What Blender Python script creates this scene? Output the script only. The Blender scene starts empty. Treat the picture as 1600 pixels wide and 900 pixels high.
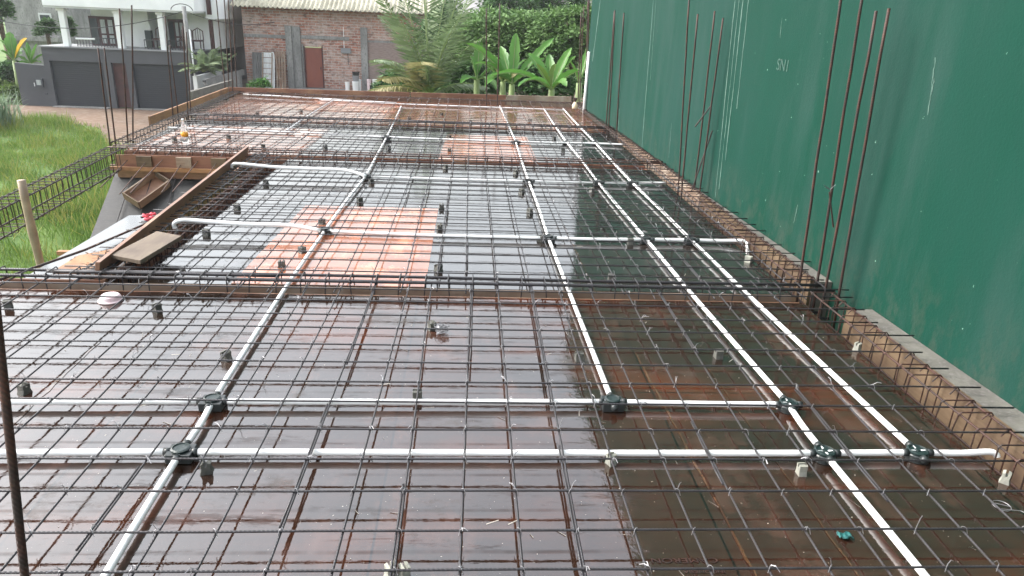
import bpy, math, random
import numpy as np
from mathutils import Vector, Matrix, Euler
random.seed(7); np.random.seed(7)
SC = bpy.context.scene
COL = SC.collection
R = math.radians

# ------------------------------------------------------------------ camera
CH = 1.643                       # camera height over the rebar plane (z = 0)
FPX, PITCH, YAW, ROLL = 1121.0, .3646, .0682, .0428
_cp, _sp, _cy, _sy = math.cos(PITCH), math.sin(PITCH), math.cos(YAW), math.sin(YAW)
_f = Vector((_sy*_cp, _cy*_cp, -_sp)); _r = Vector((_cy, -_sy, 0)); _u = _r.cross(_f)
CA = _r*math.cos(ROLL) + _u*math.sin(ROLL); CB = -_r*math.sin(ROLL) + _u*math.cos(ROLL)
cam = bpy.data.cameras.new('camera'); camo = bpy.data.objects.new('camera', cam); COL.objects.link(camo)
m = Matrix((CA, CB, -_f)).transposed().to_4x4(); m.translation = (0, 0, CH); camo.matrix_world = m
cam.sensor_width = 36; cam.lens = 36*FPX/1600; cam.clip_start = .05; cam.clip_end = 600
SC.camera = camo

# ------------------------------------------------------------------ sky, sun, exposure
SUN_EL, SUN_AZ = R(40), R(-76)          # overcast: brightest part of the veil low at front left
w = bpy.data.worlds.new('World'); SC.world = w; w.use_nodes = True
nt = w.node_tree; nt.nodes.clear()
sky = nt.nodes.new('ShaderNodeTexSky'); sky.sky_type = 'NISHITA'; sky.sun_disc = False
sky.sun_elevation = SUN_EL; sky.sun_rotation = SUN_AZ; sky.dust_density = 4; sky.air_density = 1.5; sky.ozone_density = 2
hs = nt.nodes.new('ShaderNodeHueSaturation'); hs.inputs['Saturation'].default_value = .30
bg = nt.nodes.new('ShaderNodeBackground'); bg.inputs['Strength'].default_value = .15
wo = nt.nodes.new('ShaderNodeOutputWorld')
nt.links.new(sky.outputs[0], hs.inputs['Color']); nt.links.new(hs.outputs[0], bg.inputs[0]); nt.links.new(bg.outputs[0], wo.inputs[0])
sl = bpy.data.lights.new('sun', 'SUN'); sl.energy = 1.0; sl.angle = R(25); sl.color = (1, .97, .93)
so = bpy.data.objects.new('sun', sl); COL.objects.link(so)
so.rotation_euler = (R(90)-SUN_EL, 0, R(180)-SUN_AZ)
SC.view_settings.view_transform = 'Standard'; SC.view_settings.look = 'None'
SC.view_settings.gamma = 1; SC.view_settings.use_curve_mapping = False
SC.view_settings.exposure = 1.85

# ------------------------------------------------------------------ measuring helpers
def ray(u, v): return CA*((u-800)/FPX) - CB*((v-450)/FPX) + _f
def pz(u, v, z=0.):
    d = ray(u, v); return Vector((0, 0, CH)) + d*((z-CH)/d.z)
def py(u, v, y):
    d = ray(u, v); return Vector((0, 0, CH)) + d*(y/d.y)
def wallx(y): return 2.78-.0425*y

# ------------------------------------------------------------------ mesh helpers
BASE = {}
def tag(o, label=None, cat=None, group=None, kind=None):
    if label: o['label'] = label
    if cat: o['category'] = cat
    if group: o['group'] = group
    if kind: o['kind'] = kind
    return o
def empty(name, loc, label, cat, group=None):
    o = bpy.data.objects.new(name, None); COL.objects.link(o); o.location = loc; o.empty_display_size = .1
    BASE[o.name] = Vector(loc); return tag(o, label, cat, group)
class MB:
    def __init__(s): s.v = []; s.f = []
    def add(s, vs, fs):
        n = len(s.v); s.v += [tuple(q) for q in vs]; s.f += [tuple(i+n for i in f) for f in fs]; return s
    def box(s, a, b, M=None):
        x0, y0, z0 = a; x1, y1, z1 = b
        vs = [Vector(p) for p in ((x0,y0,z0),(x1,y0,z0),(x1,y1,z0),(x0,y1,z0),(x0,y0,z1),(x1,y0,z1),(x1,y1,z1),(x0,y1,z1))]
        if M: vs = [M @ q for q in vs]
        return s.add(vs, [(0,3,2,1),(4,5,6,7),(0,1,5,4),(1,2,6,5),(2,3,7,6),(3,0,4,7)])
    def hexa(s, bot, top):      # two quads of four points
        return s.add(list(bot)+list(top), [(0,3,2,1),(4,5,6,7),(0,1,5,4),(1,2,6,5),(2,3,7,6),(3,0,4,7)])
    def beam(s, p, q, wx, h, up=(0,0,1)):      # rectangular bar between two points
        p = Vector(p); q = Vector(q); d = (q-p).normalized(); up = Vector(up)
        sd = d.cross(up)
        if sd.length < 1e-3: sd = d.cross(Vector((0,1,0)))
        sd.normalize(); u = sd.cross(d)
        c = [sd*(-wx/2)-u*h/2, sd*wx/2-u*h/2, sd*wx/2+u*h/2, sd*(-wx/2)+u*h/2]
        return s.add([p+k for k in c]+[q+k for k in c], [(3,2,1,0),(4,5,6,7),(0,1,5,4),(1,2,6,5),(2,3,7,6),(3,0,4,7)])
    def tube(s, pts, r, n=6, cap=True):
        pts = [Vector(p) for p in pts]; N = len(pts); rs = r if isinstance(r, (list, tuple)) else [r]*N
        vs = []; prev = None
        for i, p in enumerate(pts):
            d = (pts[min(i+1, N-1)]-pts[max(i-1, 0)])
            if d.length < 1e-9: d = Vector((0,0,1))
            d.normalize()
            if prev is None:
                ref = Vector((0,0,1)) if abs(d.z) < .9 else Vector((1,0,0)); prev = d.cross(ref).normalized()
            a = (prev - d*prev.dot(d))
            if a.length < 1e-6: a = d.orthogonal()
            a.normalize(); prev = a; b = d.cross(a)
            for k in range(n):
                t = 2*math.pi*k/n; vs.append(p + (a*math.cos(t)+b*math.sin(t))*rs[i])
        fs = [(i*n+k, i*n+(k+1)%n, (i+1)*n+(k+1)%n, (i+1)*n+k) for i in range(N-1) for k in range(n)]
        if cap: fs += [tuple(range(n-1, -1, -1)), tuple((N-1)*n+k for k in range(n))]
        return s.add(vs, fs)
    def lathe(s, c, prof, n=16, M=None):        # prof = [(radius, z)...] from bottom up
        c = Vector(c); vs = []
        for r, z in prof:
            for k in range(n):
                t = 2*math.pi*k/n; q = Vector((r*math.cos(t), r*math.sin(t), z)); vs.append(c+(M @ q if M else q))
        N = len(prof)
        fs = [(i*n+k, i*n+(k+1)%n, (i+1)*n+(k+1)%n, (i+1)*n+k) for i in range(N-1) for k in range(n)]
        fs += [tuple(range(n-1, -1, -1)), tuple((N-1)*n+k for k in range(n))]
        return s.add(vs, fs)
    def quad(s, *p): return s.add(p, [tuple(range(len(p)))])
    def build(s, name, mat, parent=None, smooth=False, bevel=0, base=None):
        if parent is None:
            if base is None:
                a = np.array([tuple(q) for q in s.v]); lo, hi = a.min(0), a.max(0)
                base = Vector(((lo[0]+hi[0])/2, (lo[1]+hi[1])/2, lo[2]))
            B = Vector(base)
        else: B = BASE[parent.name]
        me = bpy.data.meshes.new(name); me.from_pydata([(q[0]-B.x, q[1]-B.y, q[2]-B.z) for q in s.v], [], s.f); me.update()
        o = bpy.data.objects.new(name, me); COL.objects.link(o)
        if mat: me.materials.append(mat)
        if smooth: me.polygons.foreach_set('use_smooth', [True]*len(me.polygons))
        if parent: o.parent = parent
        else: o.location = B
        BASE[o.name] = B
        if bevel:
            md = o.modifiers.new('bevel', 'BEVEL'); md.width = bevel; md.segments = 2; md.limit_method = 'ANGLE'
        return o
def rot(c, ax, ang): return Matrix.Translation(c) @ Matrix.Rotation(ang, 4, ax) @ Matrix.Translation(-Vector(c))

# ------------------------------------------------------------------ materials
def newmat(name):
    M = bpy.data.materials.new(name); M.use_nodes = True; t = M.node_tree; return M, t, t.nodes['Principled BSDF']
def N(t, ty, **kw):
    n = t.nodes.new(ty)
    for k, v in kw.items():
        if k in n.inputs: n.inputs[k].default_value = v
        else: setattr(n, k, v)
    return n
def coords(t, world=False, scale=(1,1,1)):
    if world: c = N(t, 'ShaderNodeNewGeometry').outputs['Position']
    else: c = N(t, 'ShaderNodeTexCoord').outputs['Object']
    mp = N(t, 'ShaderNodeMapping'); mp.inputs['Scale'].default_value = scale; t.links.new(c, mp.inputs[0]); return mp.outputs[0]
def noise(t, co, scale, detail=4, rough=.55, lo=.35, hi=.65):
    n = N(t, 'ShaderNodeTexNoise', Scale=scale, Detail=detail, Roughness=rough); t.links.new(co, n.inputs['Vector'])
    m_ = N(t, 'ShaderNodeMapRange'); m_.inputs[1].default_value = lo; m_.inputs[2].default_value = hi
    t.links.new(n.outputs[0], m_.inputs[0]); return m_.outputs[0]
def mix(t, a, b, f, mode='MIX'):
    n = N(t, 'ShaderNodeMix', data_type='RGBA', blend_type=mode)
    for i, x in ((6, a), (7, b), (0, f)):
        if isinstance(x, (tuple, float, int)): n.inputs[i].default_value = (x+(1,) if isinstance(x, tuple) else x)
        else: t.links.new(x, n.inputs[i])
    return n.outputs[2]
def math_(t, op, a, b=0.):
    n = N(t, 'ShaderNodeMath', operation=op)
    for i, x in ((0, a), (1, b)):
        if isinstance(x, (float, int)): n.inputs[i].default_value = x
        else: t.links.new(x, n.inputs[i])
    return n.outputs[0]
def bump(t, bs, h, strength=.3, dist=.01):
    b = N(t, 'ShaderNodeBump', Strength=strength, Distance=dist); t.links.new(h, b.inputs['Height']); t.links.new(b.outputs[0], bs.inputs['Normal']); return b
def simple(name, c1, c2=None, scale=6, rough=.6, metal=0, bmp=0, world=False, stretch=(1,1,1), spec=None, lo=.35, hi=.65, fine=None):
    M, t, b = newmat(name); co = coords(t, world, stretch)
    if c2:
        f = noise(t, co, scale, lo=lo, hi=hi); c = mix(t, c1, c2, f)
        if fine: c = mix(t, c, fine, noise(t, co, scale*9, lo=.5, hi=.75))
        t.links.new(c, b.inputs['Base Color'])
        if bmp: bump(t, b, noise(t, co, scale*5, lo=.2, hi=.8), bmp)
    else: b.inputs['Base Color'].default_value = c1+(1,)
    b.inputs['Roughness'].default_value = rough; b.inputs['Metallic'].default_value = metal
    if spec is not None: b.inputs['IOR'].default_value = spec
    return M

# wet film-faced plywood: dark brown, a water film that is rippled and broken in places
def ply_mat(name, c1, c2, c3, ior=2.15, seam=True, dry=.5):
    M, t, b = newmat(name); co = coords(t, True)
    st = coords(t, True, (.35, 3.5, 1))
    c = mix(t, c1, c2, noise(t, co, .9, 5, .6, .4, .62))
    c = mix(t, c, c3, noise(t, coords(t, True, (.5, 1.4, 1)), 1.3, 4, .6, .52, .72))
    grain = noise(t, coords(t, True, (1.2, 38, 1)), 2.5, 3, .6, .3, .75)
    c = mix(t, c, mix(t, c, (0.01, .008, .006), .5), grain)
    wl_ = N(t, 'ShaderNodeTexWave', wave_type='BANDS', bands_direction='Y', Scale=1.45, Distortion=.12); wl_.inputs['Detail Scale'].default_value = 2; t.links.new(co, wl_.inputs[0])
    wr = N(t, 'ShaderNodeMapRange'); wr.inputs[1].default_value = .03; wr.inputs[2].default_value = .0; t.links.new(wl_.outputs['Fac'], wr.inputs[0])
    groove = math_(t, 'MULTIPLY', wr.outputs[0], noise(t, coords(t, True, (1,.3,1)), 1.9, 5, .7, .38, .55))
    specks = noise(t, co, 75, 2, .5, .745, .77)
    c = mix(t, c, (.30, .27, .23), specks)
    stain = noise(t, coords(t, True, (1, .6, 1)), 3.1, 8, .75, .53, .60)
    mud = noise(t, coords(t, True, (.6, 1, 1)), 1.7, 9, .78, .57, .63); c = mix(t, c, (.10,.085,.07), math_(t, 'MULTIPLY', mud, .3))
    c = mix(t, c, tuple(min(1, k*2.2+.012) for k in c1), math_(t, 'MULTIPLY', stain, .45))
    h = noise(t, co, 2.2, 3, .5, .2, .8)
    if seam:
        br = N(t, 'ShaderNodeTexBrick', Scale=1.0); br.inputs['Brick Width'].default_value = 1.22; br.inputs['Row Height'].default_value = 2.44
        br.inputs['Mortar Size'].default_value = .0045; br.inputs['Mortar Smooth'].default_value = .1; br.offset = 0
        br.inputs['Color1'].default_value = (1,1,1,1); br.inputs['Color2'].default_value = (.72,.75,.72,1); br.inputs['Mortar'].default_value = (.12,.1,.09,1)
        mp = N(t, 'ShaderNodeMapping'); mp.inputs['Location'].default_value = (.30, -.62, 0)
        t.links.new(co, mp.inputs[0]); t.links.new(mp.outputs[0], br.inputs['Vector'])
        c = mix(t, c, br.outputs['Color'], 1.0, 'MULTIPLY')
    t.links.new(c, b.inputs['Base Color'])
    dryf = math_(t, 'MAXIMUM', noise(t, coords(t, True, (.45, 2.6, 1)), 2.4, 8, .8, .57, .62), math_(t, 'MAXIMUM', math_(t, 'MAXIMUM', mud, groove), noise(t, coords(t, True, (.35, 9, 1)), 3.0, 5, .7, .63, .68)))
    ro = N(t, 'ShaderNodeMapRange'); ro.inputs[3].default_value = .035; ro.inputs[4].default_value = .035+.3*dry
    t.links.new(dryf, ro.inputs[0]); t.links.new(ro.outputs[0], b.inputs['Roughness'])
    io = N(t, 'ShaderNodeMapRange'); io.inputs[3].default_value = ior; io.inputs[4].default_value = 1.45+.3*(ior-1.45); t.links.new(dryf, io.inputs[0]); t.links.new(io.outputs[0], b.inputs['IOR'])
    h2 = math_(t, 'ADD', math_(t, 'MULTIPLY', noise(t, co, 7, 3, .6, .1, .9), .35), math_(t, 'MULTIPLY', grain, .05))
    h2 = math_(t, 'ADD', h2, math_(t, 'MULTIPLY', noise(t, co, 38, 3, .6, .2, .8), .13))
    h2 = math_(t, 'SUBTRACT', h2, math_(t, 'MULTIPLY', groove, .12))
    h2 = math_(t, 'ADD', h2, math_(t, 'MULTIPLY', noise(t, coords(t, True, (.25, 9.5, 1)), 1.0, 1, .4, .35, .65), .3))
    bump(t, b, h2, .42, .0035)
    return M
M_ply = ply_mat('wet brown film plywood', (.036,.014,.008), (.020,.012,.008), (.105,.027,.009))
M_plyg = ply_mat('wet grey brown plywood', (.022,.017,.015), (.016,.015,.014), (.035,.021,.014), ior=2.5, dry=.3)
M_plyo = ply_mat('wet raw orange plywood', (.36,.135,.07), (.29,.105,.06), (.40,.19,.12), ior=1.9, seam=False, dry=.6)
M_plyb = ply_mat('wet raw brown plywood', (.22,.09,.05), (.14,.07,.05), (.3,.12,.06), ior=2.6, seam=False, dry=.4)
M_plyd = simple('dark slate plywood', (.014,.015,.015), (.024,.023,.021), 2.5, .38, bmp=.08, world=True, stretch=(1,3,3), fine=(.03,.03,.03))

def steel(name, c1, c2, rough, metal, world=True):
    M, t, b = newmat(name); co = coords(t, world)
    c = mix(t, c1, c2, noise(t, co, 14, 4, .6, .4, .66))
    wv = N(t, 'ShaderNodeTexWave', wave_type='BANDS', bands_direction='DIAGONAL', Scale=42.0, Distortion=.0); t.links.new(co, wv.inputs[0])
    c = mix(t, c, tuple(k*.45 for k in c1), math_(t, 'MULTIPLY', wv.outputs['Fac'], .55))
    t.links.new(c, b.inputs['Base Color']); b.inputs['Roughness'].default_value = rough; b.inputs['Metallic'].default_value = metal
    bump(t, b, wv.outputs['Fac'], .6, .0015); return M
M_bar = steel('dark wet rebar steel', (.050,.048,.053), (.032,.027,.028), .42, .3)
M_bar2 = steel('dull rebar with rust', (.085,.06,.052), (.13,.05,.03), .5, .35)
M_rust = steel('rusty starter bar steel', (.034,.022,.019), (.085,.030,.018), .62, .2)
M_cage = steel('dark cage steel', (.05,.042,.042), (.075,.045,.035), .5, .4)
M_wire = simple('galvanised tie wire', (.33,.33,.35), (.18,.175,.18), 30, .4, .5)
M_pvc = simple('white pvc', (.86,.86,.86), (.78,.78,.77), 3, .28)
M_black = simple('black junction box plastic', (.018,.022,.022), (.03,.035,.035), 9, .35)
M_gcap = simple('dark green cap plastic', (.012,.026,.024), (.009,.017,.017), 12, .4, bmp=.2)
M_spacer = simple('mortar spacer', (.30,.30,.25), (.2,.2,.18), 30, .85, bmp=.3)
M_spacerd = simple('wet dark mortar spacer', (.10,.10,.085), (.055,.055,.05), 30, .6, bmp=.3)
def wood(name, c1, c2, c3, rough=.65, sc=(2,2,30), wet=None):
    M, t, b = newmat(name); co = coords(t, True, sc)
    c = mix(t, c1, c2, noise(t, co, 2.2, 5, .65, .3, .7)); c = mix(t, c, c3, noise(t, coords(t, True), 2.4, 4, .6, .48, .66))
    t.links.new(c, b.inputs['Base Color']); b.inputs['Roughness'].default_value = rough
    bump(t, b, noise(t, co, 4, 4, .6, .2, .8), .25, .004); return M
M_wpale = wood('pale form timber', (.165,.115,.068), (.11,.07,.04), (.065,.038,.024))
M_worange = wood('orange form timber', (.36,.19,.085), (.26,.125,.06), (.17,.08,.045))
M_wbrown = wood('brown wet form board', (.24,.125,.075), (.16,.08,.05), (.30,.17,.10), .45)
M_wred = wood('red brown fascia', (.25,.115,.07), (.17,.07,.045), (.32,.17,.10), .55, (2,2,20))
M_wgrey = wood('weathered plank timber', (.17,.13,.09), (.11,.08,.055), (.08,.055,.04), .7, (14,2,2))
M_wstain = wood('cement stained timber', (.30,.22,.16), (.20,.13,.09), (.36,.30,.24), .7)
M_bamboo = simple('bamboo', (.36,.28,.19), (.25,.19,.13), 8, .6, bmp=.2)
M_cement = simple('grey cement ledge', (.13,.125,.105), (.085,.08,.07), 5, .85, bmp=.3, world=True, fine=(.15,.14,.13))
M_conc = simple('weathered concrete', (.30,.30,.29), (.18,.18,.175), 2.0, .9, bmp=.2, world=True, stretch=(1,1,.4), fine=(.12,.12,.12))
M_sheet = simple('wet grey sheet', (.08,.088,.095), (.055,.06,.07), 2, .18, world=True, spec=1.7, stretch=(3,1,1))
M_pink = simple('pink cloth', (.75,.12,.15), (.55,.07,.10), 25, .8, bmp=.3)
M_foam = simple('white foam bowl', (.80,.72,.73), (.65,.45,.47), 18, .5)
M_teal = simple('teal plastic scrap', (.01,.13,.12), (.005,.06,.06), 40, .35, bmp=.5)

# green wall: roller painted, weathered
def wall_mat():
    M, t, b = newmat('green wall paint'); co = coords(t, True)
    c = mix(t, (.0026,.037,.0235), (.0105,.043,.034), noise(t, coords(t, True, (1,.7,.35)), .9, 5, .6, .35, .7))
    c = mix(t, c, (.024,.054,.047), math_(t, 'MULTIPLY', noise(t, coords(t, True, (1,1.6,.25)), 1.5, 6, .7, .48, .75), .7))
    c = mix(t, c, (.004,.043,.029), math_(t, 'MULTIPLY', noise(t, coords(t, True, (1,1,.3)), 5, 4, .6, .5, .8), .5))
    gz = N(t, 'ShaderNodeSeparateXYZ'); t.links.new(co, gz.inputs[0])
    low = N(t, 'ShaderNodeMapRange'); low.inputs[1].default_value = .45; low.inputs[2].default_value = -.05; t.links.new(gz.outputs[2], low.inputs[0])
    c = mix(t, c, (.055,.060,.048), math_(t, 'MULTIPLY', math_(t, 'MULTIPLY', low.outputs[0], noise(t, coords(t, True, (1,1,.5)), 7, 7, .75, .47, .6)), .4))
    c = mix(t, c, (.22,.36,.30), math_(t, 'MULTIPLY', noise(t, co, 24, 3, .6, .735, .77), .7))
    t.links.new(c, b.inputs['Base Color']); b.inputs['Roughness'].default_value = .75; b.inputs['IOR'].default_value = 1.2
    bump(t, b, noise(t, co, 60, 4, .7, .2, .8), .35, .004); return M
M_green = wall_mat()
def chalk_mat():
    M, t, b = newmat('pale drip on paint'); co = coords(t, True, (1, 6, 2.2))
    c = mix(t, (.012,.060,.045), (.085,.15,.125), noise(t, co, 6, 5, .7, .34, .56)); t.links.new(c, b.inputs['Base Color']); b.inputs['Roughness'].default_value = .8; return M
M_drip = chalk_mat()

def brick_mat():
    M, t, b = newmat('rough red brick'); co = N(t, 'ShaderNodeNewGeometry').outputs['Position']
    sp = N(t, 'ShaderNodeSeparateXYZ'); cb = N(t, 'ShaderNodeCombineXYZ'); t.links.new(co, sp.inputs[0]); t.links.new(sp.outputs[0], cb.inputs[0]); t.links.new(sp.outputs[2], cb.inputs[1])
    ad = math_(t, 'ADD', sp.outputs[0], sp.outputs[1]); t.links.new(ad, cb.inputs[0])
    br = N(t, 'ShaderNodeTexBrick', Scale=1.0); br.inputs['Brick Width'].default_value = .34; br.inputs['Row Height'].default_value = .125
    br.inputs['Mortar Size'].default_value = .02; br.inputs['Mortar Smooth'].default_value = .3; br.inputs['Bias'].default_value = -.1
    br.inputs['Color1'].default_value = (.40,.16,.105,1); br.inputs['Color2'].default_value = (.24,.10,.07,1); br.inputs['Mortar'].default_value = (.42,.37,.34,1)
    nz = N(t, 'ShaderNodeTexNoise', Scale=1.3, Detail=5.0); t.links.new(co, nz.inputs['Vector']); vm = N(t, 'ShaderNodeVectorMath', operation='SCALE'); vm.inputs['Scale'].default_value = .09; t.links.new(nz.outputs['Color'], vm.inputs[0]); va = N(t, 'ShaderNodeVectorMath', operation='ADD'); t.links.new(cb.outputs[0], va.inputs[0]); t.links.new(vm.outputs[0], va.inputs[1]); t.links.new(va.outputs[0], br.inputs['Vector'])
    c = mix(t, br.outputs['Color'], (.46,.39,.35), math_(t, 'MULTIPLY', noise(t, coords(t, True, (1,1,1.6)), 1.1, 7, .75, .40, .62), .8))
    c = mix(t, c, (.05,.035,.03), math_(t, 'MULTIPLY', noise(t, coords(t, True, (1,1,2.4)), 3.4, 6, .75, .50, .66), .75))
    t.links.new(c, b.inputs['Base Color']); b.inputs['Roughness'].default_value = .9; bump(t, b, br.outputs['Fac'], -.7, .03); return M
M_brick = brick_mat()
M_white = simple('white house paint', (.80,.82,.82), (.70,.72,.72), .8, .7, world=True)
M_white2 = simple('plaster', (.55,.57,.57), (.48,.50,.50), .8, .8, world=True)
M_grey = simple('slate grey paint', (.07,.073,.082), (.056,.06,.068), .7, .7, world=True)
M_greyl = simple('light grey trim paint', (.24,.25,.26), (.2,.21,.22), .7, .7, world=True)
M_dkgrey = simple('charcoal paint', (.05,.055,.065), (.04,.045,.055), 1, .7, world=True)
def shutter():
    M, t, b = newmat('charcoal roller slats'); co = coords(t, True)
    wv = N(t, 'ShaderNodeTexWave', wave_type='BANDS', bands_direction='Z', Scale=3.4); t.links.new(co, wv.inputs[0])
    t.links.new(mix(t, (.011,.015,.021), (.016,.020,.027), wv.outputs['Fac']), b.inputs['Base Color']); b.inputs['Roughness'].default_value = .5
    bump(t, b, wv.outputs['Fac'], .3, .012); return M
M_shut = shutter()
M_mahog = simple('mahogany', (.06,.018,.018), (.035,.012,.013), 4, .45, world=True)
M_door = simple('brick red door', (.23,.07,.045), (.17,.05,.038), 1.5, .6, world=True, stretch=(1,1,.3))
M_glass = simple('dark window glass', (.05,.06,.065), None, 1, .08)
M_curt = simple('pale curtain behind glass', (.42,.46,.46), (.25,.28,.28), 5, .4, world=True, stretch=(6,1,.3))
M_dirt = simple('wet dirt road', (.15,.092,.058), (.10,.064,.042), .35, .9, world=True, bmp=.1, stretch=(1,2.5,1), fine=(.24,.19,.15))
def ground_mat():
    M, t, b = newmat('grassy soil'); co = coords(t, True)
    c = mix(t, (.05,.11,.018), (.10,.16,.03), noise(t, co, .35, 5, .6)); c = mix(t, c, (.16,.13,.06), noise(t, co, 1.1, 5, .7, .62, .75))
    t.links.new(c, b.inputs['Base Color']); b.inputs['Roughness'].default_value = 1; return M
M_ground = ground_mat()
M_roof = simple('cream fibre cement roof', (.72,.67,.53), (.46,.43,.33), 1.2, .8, world=True, stretch=(1.5,1,1), fine=(.2,.18,.14))
M_roofg = simple('grey tile roof', (.30,.29,.29), (.22,.21,.21), 2, .8, world=True)
M_roofr = simple('red tile roof', (.36,.15,.10), (.24,.10,.07), 2, .8, world=True)
M_steelr = simple('dark railing iron', (.05,.05,.055), None, 1, .5, .3)
def leaf_mat(name, c1, c2, sc=1.5, trans=.25, rough=.62):
    M, t, b = newmat(name); co = coords(t, True)
    rnd = N(t, 'ShaderNodeNewGeometry').outputs['Random Per Island']
    c = mix(t, c1, c2, noise(t, co, sc, 3, .6, .35, .65))
    c = mix(t, c, tuple(k*1.7 for k in c2), math_(t, 'MULTIPLY', math_(t, 'POWER', rnd, 2.5), .6))
    t.links.new(c, b.inputs['Base Color']); b.inputs['Roughness'].default_value = rough; b.inputs['IOR'].default_value = 1.33
    tr = N(t, 'ShaderNodeBsdfTranslucent'); t.links.new(c, tr.inputs[0]); ms = N(t, 'ShaderNodeMixShader'); ms.inputs[0].default_value = trans
    t.links.new(b.outputs[0], ms.inputs[1]); t.links.new(tr.outputs[0], ms.inputs[2]); t.links.new(ms.outputs[0], t.nodes['Material Output'].inputs[0]); return M
M_grass = leaf_mat('grass blades', (.075,.145,.024), (.135,.205,.045), .45, .35)
M_grassy = leaf_mat('dry yellow green grass', (.17,.21,.045), (.25,.235,.065), .8, .3)
M_tree = leaf_mat('feathery tree leaves', (.065,.135,.04), (.12,.20,.065), .9, .2)
M_tree2 = leaf_mat('dark tree leaves', (.035,.085,.027), (.065,.13,.04), 1.2, .2)
M_banana = leaf_mat('banana leaf', (.05,.15,.03), (.10,.22,.045), 1.5, .35, .35)
M_bananay = leaf_mat('yellow banana leaf', (.55,.38,.03), (.5,.30,.03), 1.5, .3)
M_palm = leaf_mat('coconut leaflets', (.085,.13,.06), (.18,.23,.125), 1.5, .25, .4)
M_palmdry = leaf_mat('dry coconut leaflets', (.22,.20,.08), (.28,.25,.13), 1.5, .25)
M_bark = simple('brown bark', (.12,.085,.055), (.07,.05,.035), 6, .9, bmp=.5)
M_midrib = simple('pale green midrib', (.20,.27,.10), (.15,.2,.07), 3, .6)

# =================================================================== SETTING
GZ = -3.2
g = MB(); n_ = 40
xs = np.linspace(-140, 140, n_+1); ys = np.linspace(-30, 260, n_+1)
g.quad((-140,-30,GZ), (140,-30,GZ), (140,260,GZ), (-140,260,GZ))
tag(g.build('ground', M_ground), kind='structure')
# dirt road in front of the grey garages
rd = MB(); L = [(-30,31.4),(-19.5,31.0),(-17.2,31.0),(-14.5,29.4),(-12.5,25.6),(-10,24.5),(-4,25),(8,26)]
U = [(-30,36.6),(-21,35.1),(-17,35.1),(-14,35.1),(-12,35.1),(-10,35.1),(-4,35.1),(8,35.1)]
rd.add([(x,y,GZ+.012) for x,y in L]+[(x,y,GZ+.012) for x,y in U], [(i,i+1,i+9,i+8) for i in range(7)])
tag(rd.build('road', M_dirt), kind='structure')

# ---- formwork deck (the ply floor of the pour); troughs of the beams stay open between the bays
DZ = -.062
def deck(x0, x1, y0, y1, mat, th=.02):
    o = MB().box((x0,y0,DZ-th), (x1,y1,DZ)).build('deck', mat); return tag(o, kind='structure')
deck(-4.3, 2.21, -.6, 4.275, M_ply)
deck(-2.12, 2.21, 4.43, 8.56, M_plyg)
def deckq(xa, xb, x1, y0, y1, mat):
    tag(MB().hexa([(xa,y0,DZ-.02),(x1,y0,DZ-.02),(x1,y1,DZ-.02),(xb,y1,DZ-.02)], [(xa,y0,DZ),(x1,y0,DZ),(x1,y1,DZ),(xb,y1,DZ)]).build('deck', mat), kind='structure')
deckq(-4.10, -4.28, 2.2, 8.82, 11.38, M_plyg)
deckq(-4.30, -4.46, 2.18, 11.62, 14.7, M_plyb)
# raw orange sheets laid flush on the deck (real plywood, 4 mm proud)
def panel(x0, x1, y0, y1, mat, label):
    o = MB().hexa([(x0,y0,DZ+.001),(x1,y0,DZ+.001),(x1,y1,DZ+.001),(x0+.05,y1,DZ+.001)], [(x0,y0,DZ+.005),(x1,y0,DZ+.005),(x1,y1,DZ+.005),(x0+.05,y1,DZ+.005)]).build('plywood_panel', mat)
    tag(o, label, 'plywood panel', 'raw plywood panels in the formwork deck')
panel(-1.52, -.27, 4.435, 6.45, M_plyo, 'large wet orange plywood panel in the middle bay, crossed by the left white conduit')
panel(-.37, .86, 8.84, 10.75, M_plyo, 'orange plywood panel beyond the second beam, between the two inner white conduits')
panel(-4.1, -2.05, 8.84, 10.9, M_plyb, 'dull pinkish brown plywood panel under the plastic bottle at the left edge')
panel(-3.0, -1.3, 12.9, 14.5, M_plyo, 'small orange plywood panel near the far board, left of the left conduit')
panel(-.9, 1.5, 11.7, 13.4, M_plyb, 'pinkish brown plywood panel in the farthest bay between the conduits')
panel(1.55, 2.1, 9.2, 10.4, M_plyg, 'narrow dark plywood panel beside the green wall in the third bay')

# ---- trough forms under the beams
def trough(name, x0, x1, y0, y1, mat_in, label, depth=.27, along='x'):
    t = empty(name, ((x0+x1)/2, (y0+y1)/2, DZ-depth), label, 'beam formwork', 'timber beam forms')
    th = .018
    MB().box((x0,y0,DZ-depth),(x1,y1,DZ-depth+th)).build('bottom_board', M_plyb, t)
    if along == 'x':
        MB().box((x0,y1,DZ-depth+.001),(x1,y1+th,DZ-.004)).build('side_board', mat_in, t)
        MB().box((x0,y0-th,DZ-depth+.001),(x1,y0,DZ-.004)).build('side_board', M_wbrown, t)
    else:
        MB().box((x1,y0,DZ-depth+.001),(x1+th,y1,DZ-.024)).build('side_board', mat_in, t)
        MB().box((x0-th,y0,DZ-depth+.001),(x0,y1,DZ-.024)).build('side_board', M_wbrown, t)
    return t
t1 = trough('beam_form', -4.3, 2.2, 4.296, 4.408, M_wstain, 'open timber trough for the nearest cross beam')
t2 = trough('beam_form', -4.1, 2.2, 8.58, 8.80, M_wred, 'open timber trough for the second cross beam')
t3 = trough('beam_form', -4.25, 2.18, 11.40, 11.60, M_wred, 'open timber trough for the third cross beam')
# inner far board rises to deck level so its face shows over the near deck edge
MB().box((-4.3,4.410,DZ-.02),(-2.3,4.428,DZ+.016)).build('side_board', M_wred, t1)

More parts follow.
